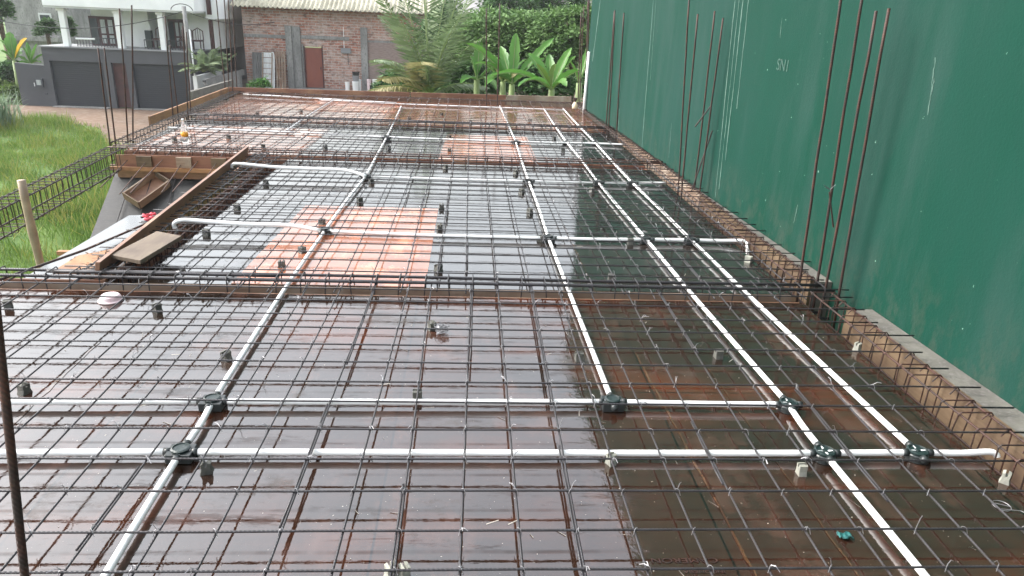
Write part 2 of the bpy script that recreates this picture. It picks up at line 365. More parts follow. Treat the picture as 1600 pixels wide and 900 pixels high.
t4 = trough('beam_form', -2.36, -2.14, 4.435, 8.56, M_wred, 'timber trough under the dense left cage of the middle bay', along='y')
# right edge form with the pale outer board following the wall
te = empty('edge_form', (2.33, 8, DZ-.3), 'long pale timber edge form with cement ledge along the green wall', 'edge formwork')
def xo(y): return 2.50-.017*y          # outer board
m1b = MB(); m1 = MB(); m2 = MB(); m3 = MB(); m4 = MB()
segs = [.2, 2.5, 4.12]; segb = [4.62, 7.1, 9.0, 11.2, 14.6]
def strip(mb, xa, xb, ya, yb, za, zb):
    mb.hexa([(xa(ya),ya,za),(xb(ya),ya,za),(xb(yb),yb,za),(xa(yb),yb,za)], [(xa(ya),ya,zb),(xb(ya),ya,zb),(xb(yb),yb,zb),(xa(yb),yb,zb)])
for S in (segs, segb):
    for a, b_ in zip(S[:-1], S[1:]):
        jig = random.uniform(-.006, .006)
        strip(m1 if S is segs or a == 4.62 else m1b, lambda y: xo(y)+jig, lambda y: xo(y)+.022+jig, a+.003, b_-.003, DZ-.26, -.012+random.uniform(-.008,.008))
        strip(m3, lambda y: 2.19, xo, a, b_, DZ-.28, DZ-.262)
    strip(m2, lambda y: xo(y)+.03, lambda y: wallx(y)-.002, S[0], S[-1], DZ-.3, -.035)
    strip(m4, lambda y: 2.185, lambda y: 2.207, S[0], S[-1], DZ-.26, DZ-.024)
m1.build('outer_board', M_wpale, te); m1b.build('outer_board', M_wstain, te); tag(m2.build('cement_ledge', M_cement, te)); m3.build('bottom_board', M_plyb, te); m4.build('inner_board', M_wred, te)
M_gap = M_conc

# ---- green wall
gw = MB(); y0, y1 = -3.0, 13.95
gw.hexa([(wallx(y0),y0,GZ),(wallx(y0)+.2,y0,GZ),(wallx(y1)+.2,y1,GZ),(wallx(y1),y1,GZ)], [(wallx(y0),y0,5.3),(wallx(y0)+.2,y0,5.3),(wallx(y1)+.2,y1,5.3),(wallx(y1),y1,5.3)])
GW = tag(gw.build('green_wall', M_green), 'tall green painted wall with pale drip marks along the right side', 'wall')
def drip(ya, za, yb, zb, wd):
    mb = MB(); n = 14; pts = []
    for i in range(n+1):
        t = i/n; y = ya+(yb-ya)*t+random.uniform(-.004,.004); z = za+(zb-za)*t; ww = wd*(.4+.6*random.random())
        x = wallx(y)-.0025; pts += [(x+.0425*ww, y-ww, z), (x-.0425*ww, y+ww, z)]
    mb.add(pts, [(2*i,2*i+1,2*i+3,2*i+2) for i in range(n)]); mb.build('drip', M_drip, GW)
for a in [(13.1,2.4,13.5,.9,.03),(9.99,2.6,9.75,.0,.012),(9.9,2.6,9.68,.9,.006),(7.20,2.3,6.95,.0,.010),(7.10,2.3,6.88,.1,.008),(7.0,2.3,6.83,.4,.010),(6.88,2.3,6.74,.9,.007),(4.09,1.51,4.04,1.2,.004),(4.06,1.4,4.05,1.28,.005),(11.2,.35,11.15,.0,.01),(8.6,.5,8.55,.1,.006),(5.3,.35,5.31,.2,.004),(6.1,1.7,6.08,1.55,.004),(12.2,1.2,12.1,.2,.008)]: drip(*a)
def text_mesh(s, size, name, mat, M, parent):
    cu = bpy.data.curves.new(name, 'FONT'); cu.body = s; cu.size = size; cu.align_x = 'CENTER'; cu.extrude = .0003
    o = bpy.data.objects.new(name, cu); COL.objects.link(o); dg = bpy.context.evaluated_depsgraph_get()
    me = bpy.data.meshes.new_from_object(o.evaluated_get(dg)); bpy.data.objects.remove(o)
    me.transform(M); me.materials.clear(); me.materials.append(mat)
    q = bpy.data.objects.new(name, me); COL.objects.link(q)
    if parent: q.parent = parent; me.transform(Matrix.Translation(-BASE[parent.name])); BASE[q.name] = BASE[parent.name]
    return q
M_chalk = simple('faint chalk', (.055,.11,.09), (.018,.06,.045), 50, .9)
text_mesh('SN1', .13, 'chalk_writing', M_chalk, Matrix.Translation((wallx(5.94)-.004, 5.94, 1.30)) @ Matrix.Rotation(R(-87.6),4,'Z') @ Matrix.Rotation(R(90),4,'X'), GW)

# ---- left side: fascia boards, stair opening
tag(MB().hexa([(-2.37,4.42,-.06),(-2.34,4.42,-.06),(-2.56,8.45,-.06),(-2.59,8.45,-.06)], [(-2.34,4.42,.075),(-2.31,4.42,.075),(-2.53,8.45,.10),(-2.56,8.45,.10)]).build('edge_board', M_wbrown, bevel=.003),
    'long brown board standing on edge between stair opening and middle mat', 'formwork board', 'formwork edge boards')
tag(MB().hexa([(-4.58,10.7,-.06),(-4.55,10.7,-.06),(-4.74,14.85,-.06),(-4.77,14.85,-.06)], [(-4.58,10.7,.07),(-4.555,10.7,.07),(-4.745,14.85,.07),(-4.77,14.85,.07)]).build('edge_board', M_worange),
    'orange board on edge along the far left side of the slab', 'formwork board', 'formwork edge boards')
fb = empty('far_board', (-1.2, 15, -.1), 'red brown board on edge across the far end of the slab, jointed near the right', 'formwork board', 'formwork edge boards')
fx = [(-4.72,14.78),(-1.2,15.0),(.75,15.12),(2.12,15.25)]
for i in range(3):
    (xa,ya),(xb,yb) = fx[i], fx[i+1]
    MB().hexa([(xa+.01,ya,-.2),(xb-.01,yb,-.2),(xb-.01,yb+.03,-.2),(xa+.01,ya+.03,-.2)], [(xa+.01,ya,.085),(xb-.01,yb,.085),(xb-.01,yb+.03,.085),(xa+.01,ya+.03,.085)]).build('board', M_wred if i < 2 else M_wstain, fb)
# stair soffit form: dark sheet sloping down towards the camera
def slz(y): return -.25-(8.7-y)*.75
sf = empty('stair_form', (-3.4, 7.2, -2.4), 'dark plywood stair form sloping down inside the opening', 'stair formwork')
MB().hexa([(-4.24,5.4,slz(5.4)-.02),(-2.62,5.4,slz(5.4)-.02),(-2.62,8.68,slz(8.68)-.02),(-4.16,8.68,slz(8.68)-.02)], [(-4.24,5.4,slz(5.4)),(-2.62,5.4,slz(5.4)),(-2.62,8.68,slz(8.68)),(-4.16,8.68,slz(8.68))]).build('soffit_sheet', M_plyd, sf)
for y in (7.75, 7.1, 6.5): MB().box((-4.5, y, slz(y)-.075), (-2.7, y+.06, slz(y)-.03)).build('joist', M_worange, sf)
MB().box((-4.15,8.50,-.24),(-2.66,8.535,-.195)).build('batten', M_worange, sf)
MB().box((-4.0,8.56,-.20),(-2.72,8.575,-.06)).build('riser_board', M_wred, sf)
for x in (-3.85,-3.4,-3.0): MB().box((x,8.52,-.19),(x+.17,8.555,-.07)).build('riser_block', M_wpale if x != -3.4 else M_wstain, sf)
MB().hexa([(-2.63,5.4,slz(5.4)),(-2.61,5.4,slz(5.4)),(-2.61,8.6,slz(8.6)),(-2.63,8.6,slz(8.6))],[(-2.63,5.4,-.12),(-2.61,5.4,-.12),(-2.61,8.6,-.12),(-2.63,8.6,-.12)]).build('stringer_board', M_wbrown, sf)
# bars laid down the stair form
for i, (x, ya, yb, dz) in enumerate([(-3.95,8.75,6.6,.03),(-3.72,8.75,6.4,.03),(-3.45,8.75,6.4,.03),(-3.15,8.7,6.6,.03),(-2.85,8.7,6.8,.03)]):
    MB().tube([(x,ya,slz(ya)+dz),(x+.02,(ya+yb)/2,slz((ya+yb)/2)+dz+.01),(x,yb,slz(yb)+dz)], .006).build('stair_bar', M_bar, sf)
for i in range(7):
    a = Vector((-3.95+i*.2, 9.05, .0)); d = Vector((.0 if i%2 else -.04, -1.15-.1*(i%3), -.30-.04*(i%2)))
    MB().tube([a+Vector((0,.4,0)), a, a+d], .006).build('starter_bar', M_bar2, sf)
# pale sheet beside the fascia
tag(MB().hexa([(-2.93,4.5,-.13),(-2.46,4.5,-.13),(-2.52,6.2,-.13),(-2.93,6.2,-.13)],[(-2.93,4.5,-.12),(-2.46,4.5,-.10),(-2.56,6.2,-.10),(-2.93,6.2,-.12)]).build('grey_sheet', M_sheet), 'pale wet grey sheet lying beside the brown edge board', 'sheet')
tag(MB().tube([(-2.90,4.36,-.03),(-2.76,5.1,-.075),(-2.60,5.85,-.07)], .009).build('loose_bar', M_rust), 'dark steel bar lying lengthwise on the pale grey sheet', 'steel bar')
def plank(name, p, th, mat, label, cat, bev=.003):
    return tag(MB().hexa([(x,y,z-th) for x,y,z in p], p).build(name, mat, bevel=bev), label, cat)
plank('sawdust_board', [(-2.66,4.50,-.02),(-2.425,4.50,-.02),(-2.46,5.02,-.02),(-2.66,4.82,-.02)], .02, M_worange, 'orange brown board end with wood shavings beside the edge board', 'board')
plank('timber_plank', [(-2.33,4.60,.065),(-2.10,4.50,.065),(-2.03,5.02,.075),(-2.24,5.12,.075)], .028, M_wgrey, 'short weathered plank lying across the left beam cage', 'plank')
sh = MB()
for i in range(70):
    a = Vector((-2.56+random.uniform(-.08,.09), 4.78+random.gauss(0,.12), -.012+random.uniform(0,.008))); d = Vector((random.uniform(-.02,.02), random.uniform(-.025,.025), random.uniform(0,.012)))
    s_ = Vector((random.uniform(-.006,.006), random.uniform(-.006,.006), .003)); sh.add([a,a+d,a+d+s_,a+s_],[(0,1,2,3)])
tag(sh.build('wood_shavings', M_wstain), 'scattered brown wood shavings on the orange board end', 'wood shavings', kind='stuff')
# open wooden trough box
bx = empty('mortar_box', (-3.72, 8.2, -.5), 'open wooden mortar box tipped on the stair form', 'wooden box')
Mx = Matrix.Translation((-3.70, 8.36, slz(8.36)+.085)) @ Matrix.Rotation(R(30),4,'X') @ Matrix.Rotation(R(-32),4,'Z') @ Matrix.Rotation(R(6),4,'Y') @ Matrix.Scale(.72,4)
for a, b_ in [((-.15,-.30,-.07),(.15,.30,-.055)),]: MB().box(a, b_, Mx).build('bottom', M_wbrown, bx)
for a, b_ in [((-.17,-.30,-.07),(-.15,.30,.07)),((.15,-.30,-.07),(.17,.30,.07))]: MB().box(a, b_, Mx).build('side', M_wstain, bx)
for a, b_ in [((-.17,-.32,-.07),(.17,-.30,.085)),((-.17,.30,-.07),(.17,.32,.085))]: MB().box(a, b_, Mx).build('end_board', M_wpale if a[1] < 0 else M_wgrey, bx)
# bamboo prop
bp = MB(); pts = []; rs = []
for i in range(24):
    z = -3.2+i*(3.42/23); pts.append((-3.62+.012*math.sin(i*.5), 5.97, z)); rs.append(.031 + (.005 if i%5 == 0 else 0))
bp.tube(pts, rs, 12)
tag(bp.build('bamboo_prop', M_bamboo, smooth=True), 'upright bamboo prop standing inside the open beam cage on the left', 'prop')
# pink gloves
def blob(c, r, sx, sy, sz, seed):
    rr = random.Random(seed); mb = MB(); n = 10; prof = []
    vs = []; c = Vector(c)
    for i in range(1, 7):
        th = math.pi*i/7
        for k in range(n):
            ph = 2*math.pi*k/n; q = r*(1+rr.uniform(-.22,.22)); vs.append(c+Vector((q*sx*math.sin(th)*math.cos(ph), q*sy*math.sin(th)*math.sin(ph), q*sz*math.cos(th))))
    fs = [(i*n+k, i*n+(k+1)%n, (i+1)*n+(k+1)%n, (i+1)*n+k) for i in range(5) for k in range(n)]+[tuple(range(n)), tuple(5*n+k for k in range(n-1,-1,-1))]
    return mb.add(vs, fs)
gl = MB()
for k, (dx, dy) in enumerate([(0,0),(.035,.02),(-.03,.05),(.015,.075)]):
    b_ = blob((-2.68+dx, 5.98+dy, -.085+.008*k), .026, 1.1, 1, .6, k); gl.add(b_.v, b_.f)
tag(gl.build('cloth_glove', M_pink, smooth=True), 'crumpled pink work gloves on the pale grey sheet', 'gloves')
tag(MB().beam((-2.76,6.04,-.09),(-2.70,6.10,-.08),.02,.015).build('cutter_handle', M_black), 'small black tool handle beside the pink gloves', 'tool')

# =================================================================== REBAR
r0 = {-6:100,-5:209,-4:305,-3:417,-2:519,-1:617,0:719,1:816,2:915,3:1013,4:1111,5:1205,6:1299,7:1389,8:1483,9:1564}
r6 = {-9:105,-8:170,-7:242,-6:315,-5:386,-4:455,-3:526,-2:597.5,-1:654,0:730,1:791,2:860,3:921,4:986,5:1055,6:1120,7:1177.5,8:1242,9:1296}
colx = {0:892,1:831,2:769,3:719,4:673,5:631,6:599,7:569,8:542,9:516,10:495.5,11:474.5,12:455}
rb = .0044
def wob(p, q, n, amp, dz=0):
    p = Vector(p); q = Vector(q); d = (q-p).normalized(); s_ = d.cross(Vector((0,0,1))); pts = []; a = 0; c = 0
    for i in range(n+1):
        a = a*.8+random.uniform(-amp, amp); c = c*.7+random.uniform(-amp, amp)*.5
        pts.append(p.lerp(q, i/n)+s_*a+Vector((0,0,c)))
    return pts
WIRE = {}
def tie(mb, x, y, rr=None, big=False):
    # a twist of wire round a crossing, tails standing off
    s_ = random.choice((-1,1)); r_ = .0013 if big else .0013; k = rb*2.3
    a = Vector((x-k*s_, y-k, -.008)); b_ = Vector((x+k*s_, y+k, -.008)); c = Vector((x, y, rb*2.5+.004))
    mb.tube([a, a.lerp(c,.5)+Vector((0,0,.009)), c, b_.lerp(c,.5)+Vector((0,0,.009)), b_], r_, 4, False)
    if random.random() < .6:
        an = random.uniform(0, 6.28); l = random.uniform(.012, .038)
        e = c+Vector((math.cos(an)*l, math.sin(an)*l, random.uniform(-.01,.03)))
        mb.tube([c, c.lerp(e,.5)+Vector((0,0,.01)), e], r_, 4, False)
        if random.random() < .5:
            e2 = e+Vector((random.uniform(-.02,.02), random.uniform(-.015,.015), -.005)); mb.tube([c, c.lerp(e2,.5)+Vector((0,0,.006)), e2], r_, 4, False)
def mat_of(label, xs_, ys_, x0, x1, y0, y1, base, laps, mb_mat=M_bar, tiep=.8):
    t = empty('rebar_mat', base, label, 'rebar mat', 'rebar mats tied over the deck')
    tw = MB()
    for fx_ in xs_:
        ya, yb = y0+random.uniform(-.04,.04), y1+random.uniform(-.05,.06)
        n = max(4, int((yb-ya)/.35))
        pts = [Vector((fx_(q[1]), q[1], 0))+Vector((q[0], 0, q[2])) for q in wob((0,ya,-rb),(0,yb,-rb),n,.0022)]
        MB().tube(pts, rb, 6).build('lengthwise_bar', mb_mat, t, smooth=True)
    for y in ys_:
        xa, xb = x0+random.uniform(-.05,.03), x1+random.uniform(-.09,.08); n = int((xb-xa)/.35)
        sk = random.uniform(-.006,.006)
        MB().tube(wob((xa,y-sk,rb),(xb,y+sk,rb),n,.0022), rb, 6).build('cross_bar', mb_mat, t, smooth=True)
    for (xi, ya, yb) in laps:
        fx_ = xs_[xi]; s_ = random.choice((-1,1))*.0115
        MB().tube([(fx_(y)+s_+random.uniform(-.002,.002), y, -rb+random.uniform(-.001,.002)) for y in np.linspace(ya,yb,6)], rb, 6).build('lap_bar', mb_mat, t, smooth=True)
    for y in ys_:
        for fx_ in xs_:
            if random.random() < tiep: tie(tw, fx_(y), y)
    tag(tw.build('tie_wires', M_wire, t), kind='stuff')
    return t
# bay 1: bar lines measured at two rows
xs1 = []
for i in range(-14, 11):
    xa = pz(r0[i], 892).x if i in r0 else i*.2
    xb = pz(r6[i], 602).x if i in r6 else i*.2
    k = max(-.018, min(.018, (xb-xa)/1.2)); xm = (xa+xb)/2
    xs1.append(lambda y, xm=xm, k=k: xm+k*(y-2.4))
ys1 = [1.19, 1.39, 1.59]+[pz(719+(892-v)*11/292, v).y for v in colx.values()]
near_lap = [(i, random.uniform(1.2,2.3), random.uniform(2.2,3.0)) for i in (8,11,13,16,19,22)]
near_lap = [(a, b_, max(c, b_+.45)) for a, b_, c in near_lap]+[(i, 2.9+random.uniform(-.2,.5), 4.35) for i in (11,14,16,20)]
mat_of('nearest rebar mat, in front of the first cross beam', xs1, ys1, -3.1, 2.52, .95, 4.38, (0,2.4,-.01), near_lap, tiep=.93)
def lines(i0, i1, jit=.012, sp=.2, off=0):
    o = []
    for i in range(i0, i1+1):
        a = i*sp+off+random.uniform(-jit,jit); b_ = random.uniform(-.004,.004); o.append(lambda y, a=a, b_=b_, : a+b_*(y%4.4-2))
    return o
xs2 = lines(-12, 11); ys2 = [4.36+i*.198+random.uniform(-.018,.018) for i in range(22)]
laps2 = [(random.randrange(len(xs2)), y, y+.5) for y in [random.uniform(4.4,8) for _ in range(12)]]
mat_of('middle rebar mat between the first and second cross beams', xs2, ys2, -2.56, 2.52, 4.2, 8.72, (0,6.5,-.01), laps2)
xs3 = lines(-20, 11); ys3 = [8.72+i*.195+random.uniform(-.015,.015) for i in range(14)]
laps3 = [(random.randrange(len(xs3)), y, y+.5) for y in [random.uniform(8.7,10.8) for _ in range(8)]]
mat_of('third rebar mat, between the second and third cross beams', xs3, ys3, -4.14, 2.38, 8.6, 11.5, (-1,10,-.01), laps3, tiep=.6)
xs4 = lines(-21, 11); ys4 = [11.48+i*.198+random.uniform(-.015,.015) for i in range(17)]
mat_of('farthest rebar mat, reaching the red brown far board', xs4, ys4, -4.34, 2.34, 11.3, 14.85, (-1,13.2,-.01), [], mb_mat=M_bar2, tiep=.45)

# ---- beam cages
def cage(name, A, B, wd, h, zt, sp, rm, rs_, mat, label, extra=0, jit=.01, top_over=0):
    A = Vector((A[0],A[1],0)); B = Vector((B[0],B[1],0)); d = (B-A); Lg = d.length; d.normalize(); s_ = Vector((-d.y, d.x, 0))
    c = (A+B)/2; t = empty(name, (c.x, c.y, zt-h), label, 'beam cage', 'beam rebar cages')
    for sx, z in ((-1,zt),(1,zt),(-1,zt-h),(1,zt-h)):
        o = s_*sx*(wd/2-rm-rs_*2)
        zz = z+(-1 if z == zt else 1)*(rm+rs_*2)
        n = max(4, int(Lg/.5)); pts = [q for q in wob(A+o+Vector((0,0,zz)), B+o+Vector((0,0,zz)), n, .003)]
        MB().tube(pts, rm, 8).build('main_bar', mat, t, smooth=True)
    for k in range(extra):
        a = random.uniform(.1,.8); o = s_*random.uniform(-wd*.35, wd*.35); z = zt-random.choice((.012, h*.5, h-.012))
        MB().tube(wob(A.lerp(B,a)+o+Vector((0,0,z)), A.lerp(B,min(1,a+.25))+o+Vector((0,0,z)), 5, .003), rm, 6).build('extra_bar', mat, t, smooth=True)
    ns = min(100, int(Lg/sp)); 
    for i in range(ns):
        p = A+d*(Lg*(i+.5)/ns+random.uniform(-jit,jit)); tl = random.uniform(-.02,.02); ww = wd/2*random.uniform(.94,1.05); hh = h*random.uniform(.95,1.04)
        zt_ = zt+random.uniform(-.004,.006); lean = d*random.uniform(-.015,.015); sk = s_*random.uniform(-.006,.006)
        P = [(-1,0),(-.8,.0),(.8,0),(1,0),(1,-.08),(1,-.92),(.9,-1),(-.9,-1),(-1,-.92),(-1,-.06),(-1,0)]
        pts = []
        for a, b_ in [(-.86,0),(.86,0),(1,-.05),(1,-.95),(.9,-1),(-.9,-1),(-1,-.95),(-1,-.05),(-.86,0),(-.80,.0),(-.45,-.16)]:
            pts.append(p+s_*(a*ww)+sk*(-b_)+lean*(-b_*2)+Vector((0,0,zt_+b_*hh)))
        MB().tube(pts, rs_, 5).build('stirrup', mat, t)
    return t
cage('edge_beam_cage', (2.345,.3), (2.335,4.3), .165, .24, .022, .125, .0055, .0036, M_rust, 'rusty edge beam cage along the green wall, nearest stretch')
cage('edge_beam_cage', (2.335,4.5), (2.29,8.8), .165, .24, .022, .115, .0055, .0036, M_rust, 'rusty edge beam cage along the green wall, between first and second cross beams', 4)
cage('edge_beam_cage', (2.28,8.8), (2.20,14.9), .16, .24, .022, .115, .006, .004, M_rust, 'rusty edge beam cage along the green wall, farthest stretch', 6)
cage('cross_beam_cage', (-3.3,4.385), (2.45,4.385), .14, .24,   .026, .155, .0105, .004, M_bar, 'dark cage of thick bars in the nearest cross beam', 2)
cage('cross_beam_cage', (-4.2,8.70), (2.42,8.70), .17, .24, .022, .14, .0085, .004, M_bar2, 'dark cage of the second cross beam, at the head of the stairs', 4)
cage('cross_beam_cage', (-4.4,11.52), (2.35,11.52), .18, .24, .02, .14, .009, .0045, M_bar, 'dark cage of the third cross beam, beyond the bottle', 4)
cage('end_beam_cage', (-4.5,14.72), (2.3,14.95), .17, .24, .015, .15, .008, .0045, M_bar2, 'dark cage of the end beam against the far board', 2)
cage('side_beam_cage', (-2.38,4.4), (-2.42,8.6), .17, .24, .012, .12, .0065, .004, M_bar, 'dense cage beside the brown edge board, left of the middle mat', 2)
cage('side_beam_cage', (-2.20,4.5), (-2.26,8.5), .12, .2, -.012, .11, .0055, .0038, M_bar2, 'second lower cage packed beside the dense left cage', 1)
cage('side_beam_cage', (-4.21,8.9), (-4.56,14.8), .20, .24, .02, .12, .007, .0042, M_cage, 'dense cage along the far left edge of the slab', 6)
cage('open_beam_cage', (-3.62,3.3), (-4.12,8.62), .20, .25, .012, .115, .0075, .0042, M_cage, 'open cage bridging the gap above the grass on the left')

# ---- column starter bars
def starters(bars, label, r=.0095, zb=-.4, mat=M_rust, collar=True):
    cx = sum(b_[0] for b_ in bars)/len(bars); cy = sum(b_[1] for b_ in bars)/len(bars)
    t = empty('column_starters', (cx, cy, zb), label, 'starter bars', 'column starter bars')
    for x, y, xt, zt in bars:
        k = (xt-x)/zt; pts = [(x+k*z+random.uniform(-.003,.003), y+random.uniform(-.003,.003), z) for z in np.linspace(zb, zt, 9)]
        pts[0] = (x+k*zb, y, zb); MB().tube(pts, r, 8).build('vertical_bar', mat, t, smooth=True)
    return t
def sb(*L_): # (base px, top px) -> world bars standing on the slab
    o = []
    for b_, tp in L_:
        B_ = pz(*b_); T_ = py(tp[0], tp[1], B_.y); o.append((B_.x, B_.y, T_.x, T_.z))
    return o
sG = starters(sb(((1250,435),(1322,-60)),((1277,440),(1356,-60)),((1290,450),(1370,17)),((1312,455),(1388,13))), 'four tall rusty bars by the green wall at the nearest cross beam')
MB().tube([py(1296,300,4.5), py(1302,355,4.5)], .005).build('hanging_bar', M_rust, sG)
c_ = py(1297,296,4.49); 
for k in range(5): MB().tube([c_, c_+Vector((random.uniform(-.05,.05), 0, random.uniform(-.03,.04)))], .0013, 4).build('tie_wire', M_wire, sG)
sF = starters(sb(((1060,290),(1077,-10)),((1065,300),(1090,22)),((1085,295),(1117,17)),((1093,300),(1130,28))), 'four rusty bars by the green wall with short crossed rods, mid way along', .0085)
MB().tube([py(1086,198,7.2), py(1111,165,7.2)], .007).build('tied_rod', M_cage, sF); MB().tube([py(1080,300,7.2), py(1113,204,7.2)], .007).build('tied_rod', M_cage, sF)
sE = starters(sb(((947,195),(960,18)),((951,202),(961,16)),((963,205),(975,20)),((967,205),(983,20))), 'four dark bars by the green wall near its far end', .010)
MB().tube([py(967,205,11.2), py(991,144,11.2)], .005).build('leaning_rod', M_bar2, sE)
starters(sb(((903,160),(908,20)),((906,158),(912,10)),((914,168),(919,-5)),((917,170),(921,-20))), 'dark bars at the far right corner beside the wall end', .011)
starters(sb(((760,164),(760,13)),((777,162),(781,5))), 'pair of dark bars in front of the banana plants', .012)
starters(sb(((352,142),(337,-10)),((358,142),(350,-8)),((364,145),(356,-12)),((370,141),(363,-8))), 'four dark bars at the far left corner in front of the brick house', .011)
starters(sb(((270,182),(258,25)),((278,175),(265,70)),((294,180),(285,40)),((298,174),(291,50))), 'four rusty bars on the left edge in front of the right garage door', .010)
starters(sb(((172,226),(153,75)),((180,222),(163,75)),((200,222),(187,13)),((208,216),(206,8))), 'four rusty bars on the left edge in front of the left garage door', .0095)
tag(MB().tube([(-1.017,1.25,-.4),(-.908,1.25,.6),(-.73,1.25,2.2)], .0085, 8).build('starter_bar', M_rust, smooth=True), 'single rusty bar standing closest to the camera at lower left', 'starter bar')

# =================================================================== PVC CONDUITS
PR = .0135; PZ = -.030
def pipe(pts, label, cat='conduit', mat=M_pvc, r=PR, grp='white conduits under the mats'):
    return tag(MB().tube(pts, r, 12).build('conduit_pipe', mat, smooth=True), label, cat, grp)
def smoothpts(P, k=6):
    P = [Vector(p) for p in P]; o = []
    for i in range(len(P)-1):
        p0 = P[max(i-1,0)]; p1 = P[i]; p2 = P[i+1]; p3 = P[min(i+2,len(P)-1)]
        for j in range(k):
            t = j/k; o.append(.5*((2*p1)+(p2-p0)*t+(2*p0-5*p1+4*p2-p3)*t*t+(-p0+3*p1-3*p2+p3)*t**3))
    return o+[P[-1]]
BX = {}
GYS = [2.45, 2.85, 5.45, 7.5, 10.25, 13.9]
cols_ = {'left':[(170,895),(283,706),(332,627),(508,360),(572,275),(604,215),(627,166)],
 'mid':[(957,628),(857,372),(826,283),(806,222),(781,166)],
 'r1':[(1445,900),(1288,708),(1232,632),(1010,374),(935,285),(885,222),(850,170)],
 'r2':[(1433,707),(1080,375),(988,286),(930,223),(880,170)]}
who = {'left':'left lengthwise', 'mid':'second lengthwise', 'r1':'third lengthwise', 'r2':'rightmost lengthwise'}
spots = []   # junction boxes
bayname = ['in the front row of cross conduits', 'in the second row of cross conduits', 'in the row behind the nearest cross beam', 'in the row before the second cross beam', 'in the third bay', 'in the farthest bay']
for key, P in cols_.items():
    W = [pz(u, v, PZ) for u, v in P]
    if W[0].y < 2.0: W[0] = W[0]+(W[0]-W[1])*.5
    for i in range(len(W)-1):
        a, b_ = W[i], W[i+1]; mid_ = a.lerp(b_, .5)+Vector((random.uniform(-.012,.012),0,0))
        seg = ['from the camera to the front boxes'] if W[i].y < 2 else None
        yy = (a.y+b_.y)/2
        where = ('below the front box row' if yy < 2.4 else 'between the two front cross conduits' if yy < 2.84 else 'crossing the nearest beam' if yy < 5 else 'behind the orange panel in the middle bay' if yy < 7 else 'crossing the second beam' if yy < 9.5 else 'reaching the farthest bay')
        pipe(smoothpts([a, mid_, b_], 5), 'white %s conduit, stretch %s' % (who[key], where))
    for q in W:
        for gi, gy in enumerate(GYS[:5]):
            if abs(q.y-gy) < .35 and not (key == 'mid' and gi == 0): spots.append((key, gi, q)); break
seen = set()
for key, gi, q in spots:
    if (key, gi) in seen: continue
    seen.add((key, gi))
    lb = 'box on the %s conduit %s' % (who[key], bayname[gi])
    rd_ = (key, gi) in (('r1',1),('r1',0),('r2',0),('r2',1))
    t = empty('junction_box', (q.x, q.y, DZ), ('dark green round ' if rd_ else 'black ')+lb, 'junction box', 'conduit junction boxes')
    s_ = .050
    if rd_:
        MB().lathe((q.x,q.y,DZ+.002), [(.045,0),(.046,.03),(.042,.034)], 20).build('body', M_black, t)
        MB().lathe((q.x,q.y,DZ+.036), [(.041,0),(.043,.004),(.043,.011),(.036,.014),(.034,.009),(.012,.008),(.010,.013),(.001,.013)], 24).build('cap', M_gcap, t, smooth=False)
    else:
        MB().box((q.x-s_,q.y-s_*.85,DZ+.002),(q.x+s_,q.y+s_*.85,DZ+.043)).build('body', M_black, t, bevel=.004)
        MB().lathe((q.x,q.y,DZ+.043), [(.036,0),(.037,.009),(.030,.012),(.028,.008),(.001,.007)], 20).build('cap', M_black if gi > 1 else M_gcap, t)
    for dx, dy in ((1,0),(-1,0),(0,1),(0,-1)):
        MB().tube([(q.x+dx*.04,q.y+dy*.04,PZ),(q.x+dx*.066,q.y+dy*.066,PZ)], .0165, 10).build('socket', M_black, t, smooth=True)
def cross(P, label, z=PZ):
    pipe(smoothpts([Vector(p) for p in P], 5), label)
def C(u, v, z=PZ): return pz(u, v, z)
cross([C(-80,628),C(332,627)], 'white cross conduit entering from the left in the second row')
cross([C(332,627),C(650,628),C(957,628)], 'white cross conduit between the left and second boxes of the second row')
cross([C(957,628),C(1100,631),C(1232,632)], 'white cross conduit ending at the round green box of the second row')
cross([C(-120,708),C(283,706)], 'white cross conduit entering from the left in the front row')
cross([C(283,706),C(640,707),C(960,708),C(1288,708)], 'longest white cross conduit, in the front row')
cross([C(1288,708),C(1433,707)], 'short white cross conduit between the two front green boxes')
cross([C(1433,707),C(1500,708,-.030),C(1545,706,-.026),C(1556,710,-.035),C(1558,714,-.045)], 'white conduit end turning down into the edge beam at right')
cross([C(508,361),C(680,368),C(857,372)], 'white cross conduit over the orange panel')
cross([C(857,372),C(930,374),C(1010,374)], 'white cross conduit between second and third boxes behind the nearest beam')
cross([C(1010,374),C(1080,375)], 'short white cross conduit between third and rightmost boxes behind the nearest beam')
cross([C(1080,375),C(1125,376),C(1160,376,-.015),C(1167,380,-.03),C(1168,398,-.09)], 'white conduit end turning down by the edge cage behind the nearest beam')
cross([C(572,275),C(700,280),C(826,283)], 'white cross conduit before the second beam, left to second box')
cross([C(826,283),C(880,284),C(935,285)], 'white cross conduit before the second beam, second to third box')
cross([C(935,285),C(988,286)], 'short white cross conduit before the second beam, third to rightmost box')
cross([C(988,286),C(1040,286)], 'white conduit end before the second beam, right of the rightmost box')
cross([C(470,207),C(604,214),C(700,218),C(806,222)], 'white cross conduit in the third bay, left to second box')
cross([C(806,222),C(850,223),C(885,223)], 'white cross conduit in the third bay, second to third box')
cross([C(885,223),C(930,224),C(975,226)], 'white cross conduit in the third bay ending near the wall')
cross([C(262,199),C(340,202),C(460,207)], 'white cross conduit in the third bay over the left orange panel')
cross([pz(520,157,PZ),pz(480,182,PZ),pz(445,206,PZ)], 'white diagonal conduit at the far left of the third bay')
cross([pz(380,147,PZ),pz(620,161,PZ)], 'white cross conduit in the farthest bay, left part')
cross([pz(500,156,PZ),pz(640,163,PZ),pz(880,172,PZ)], 'white cross conduit in the farthest bay along the far board')
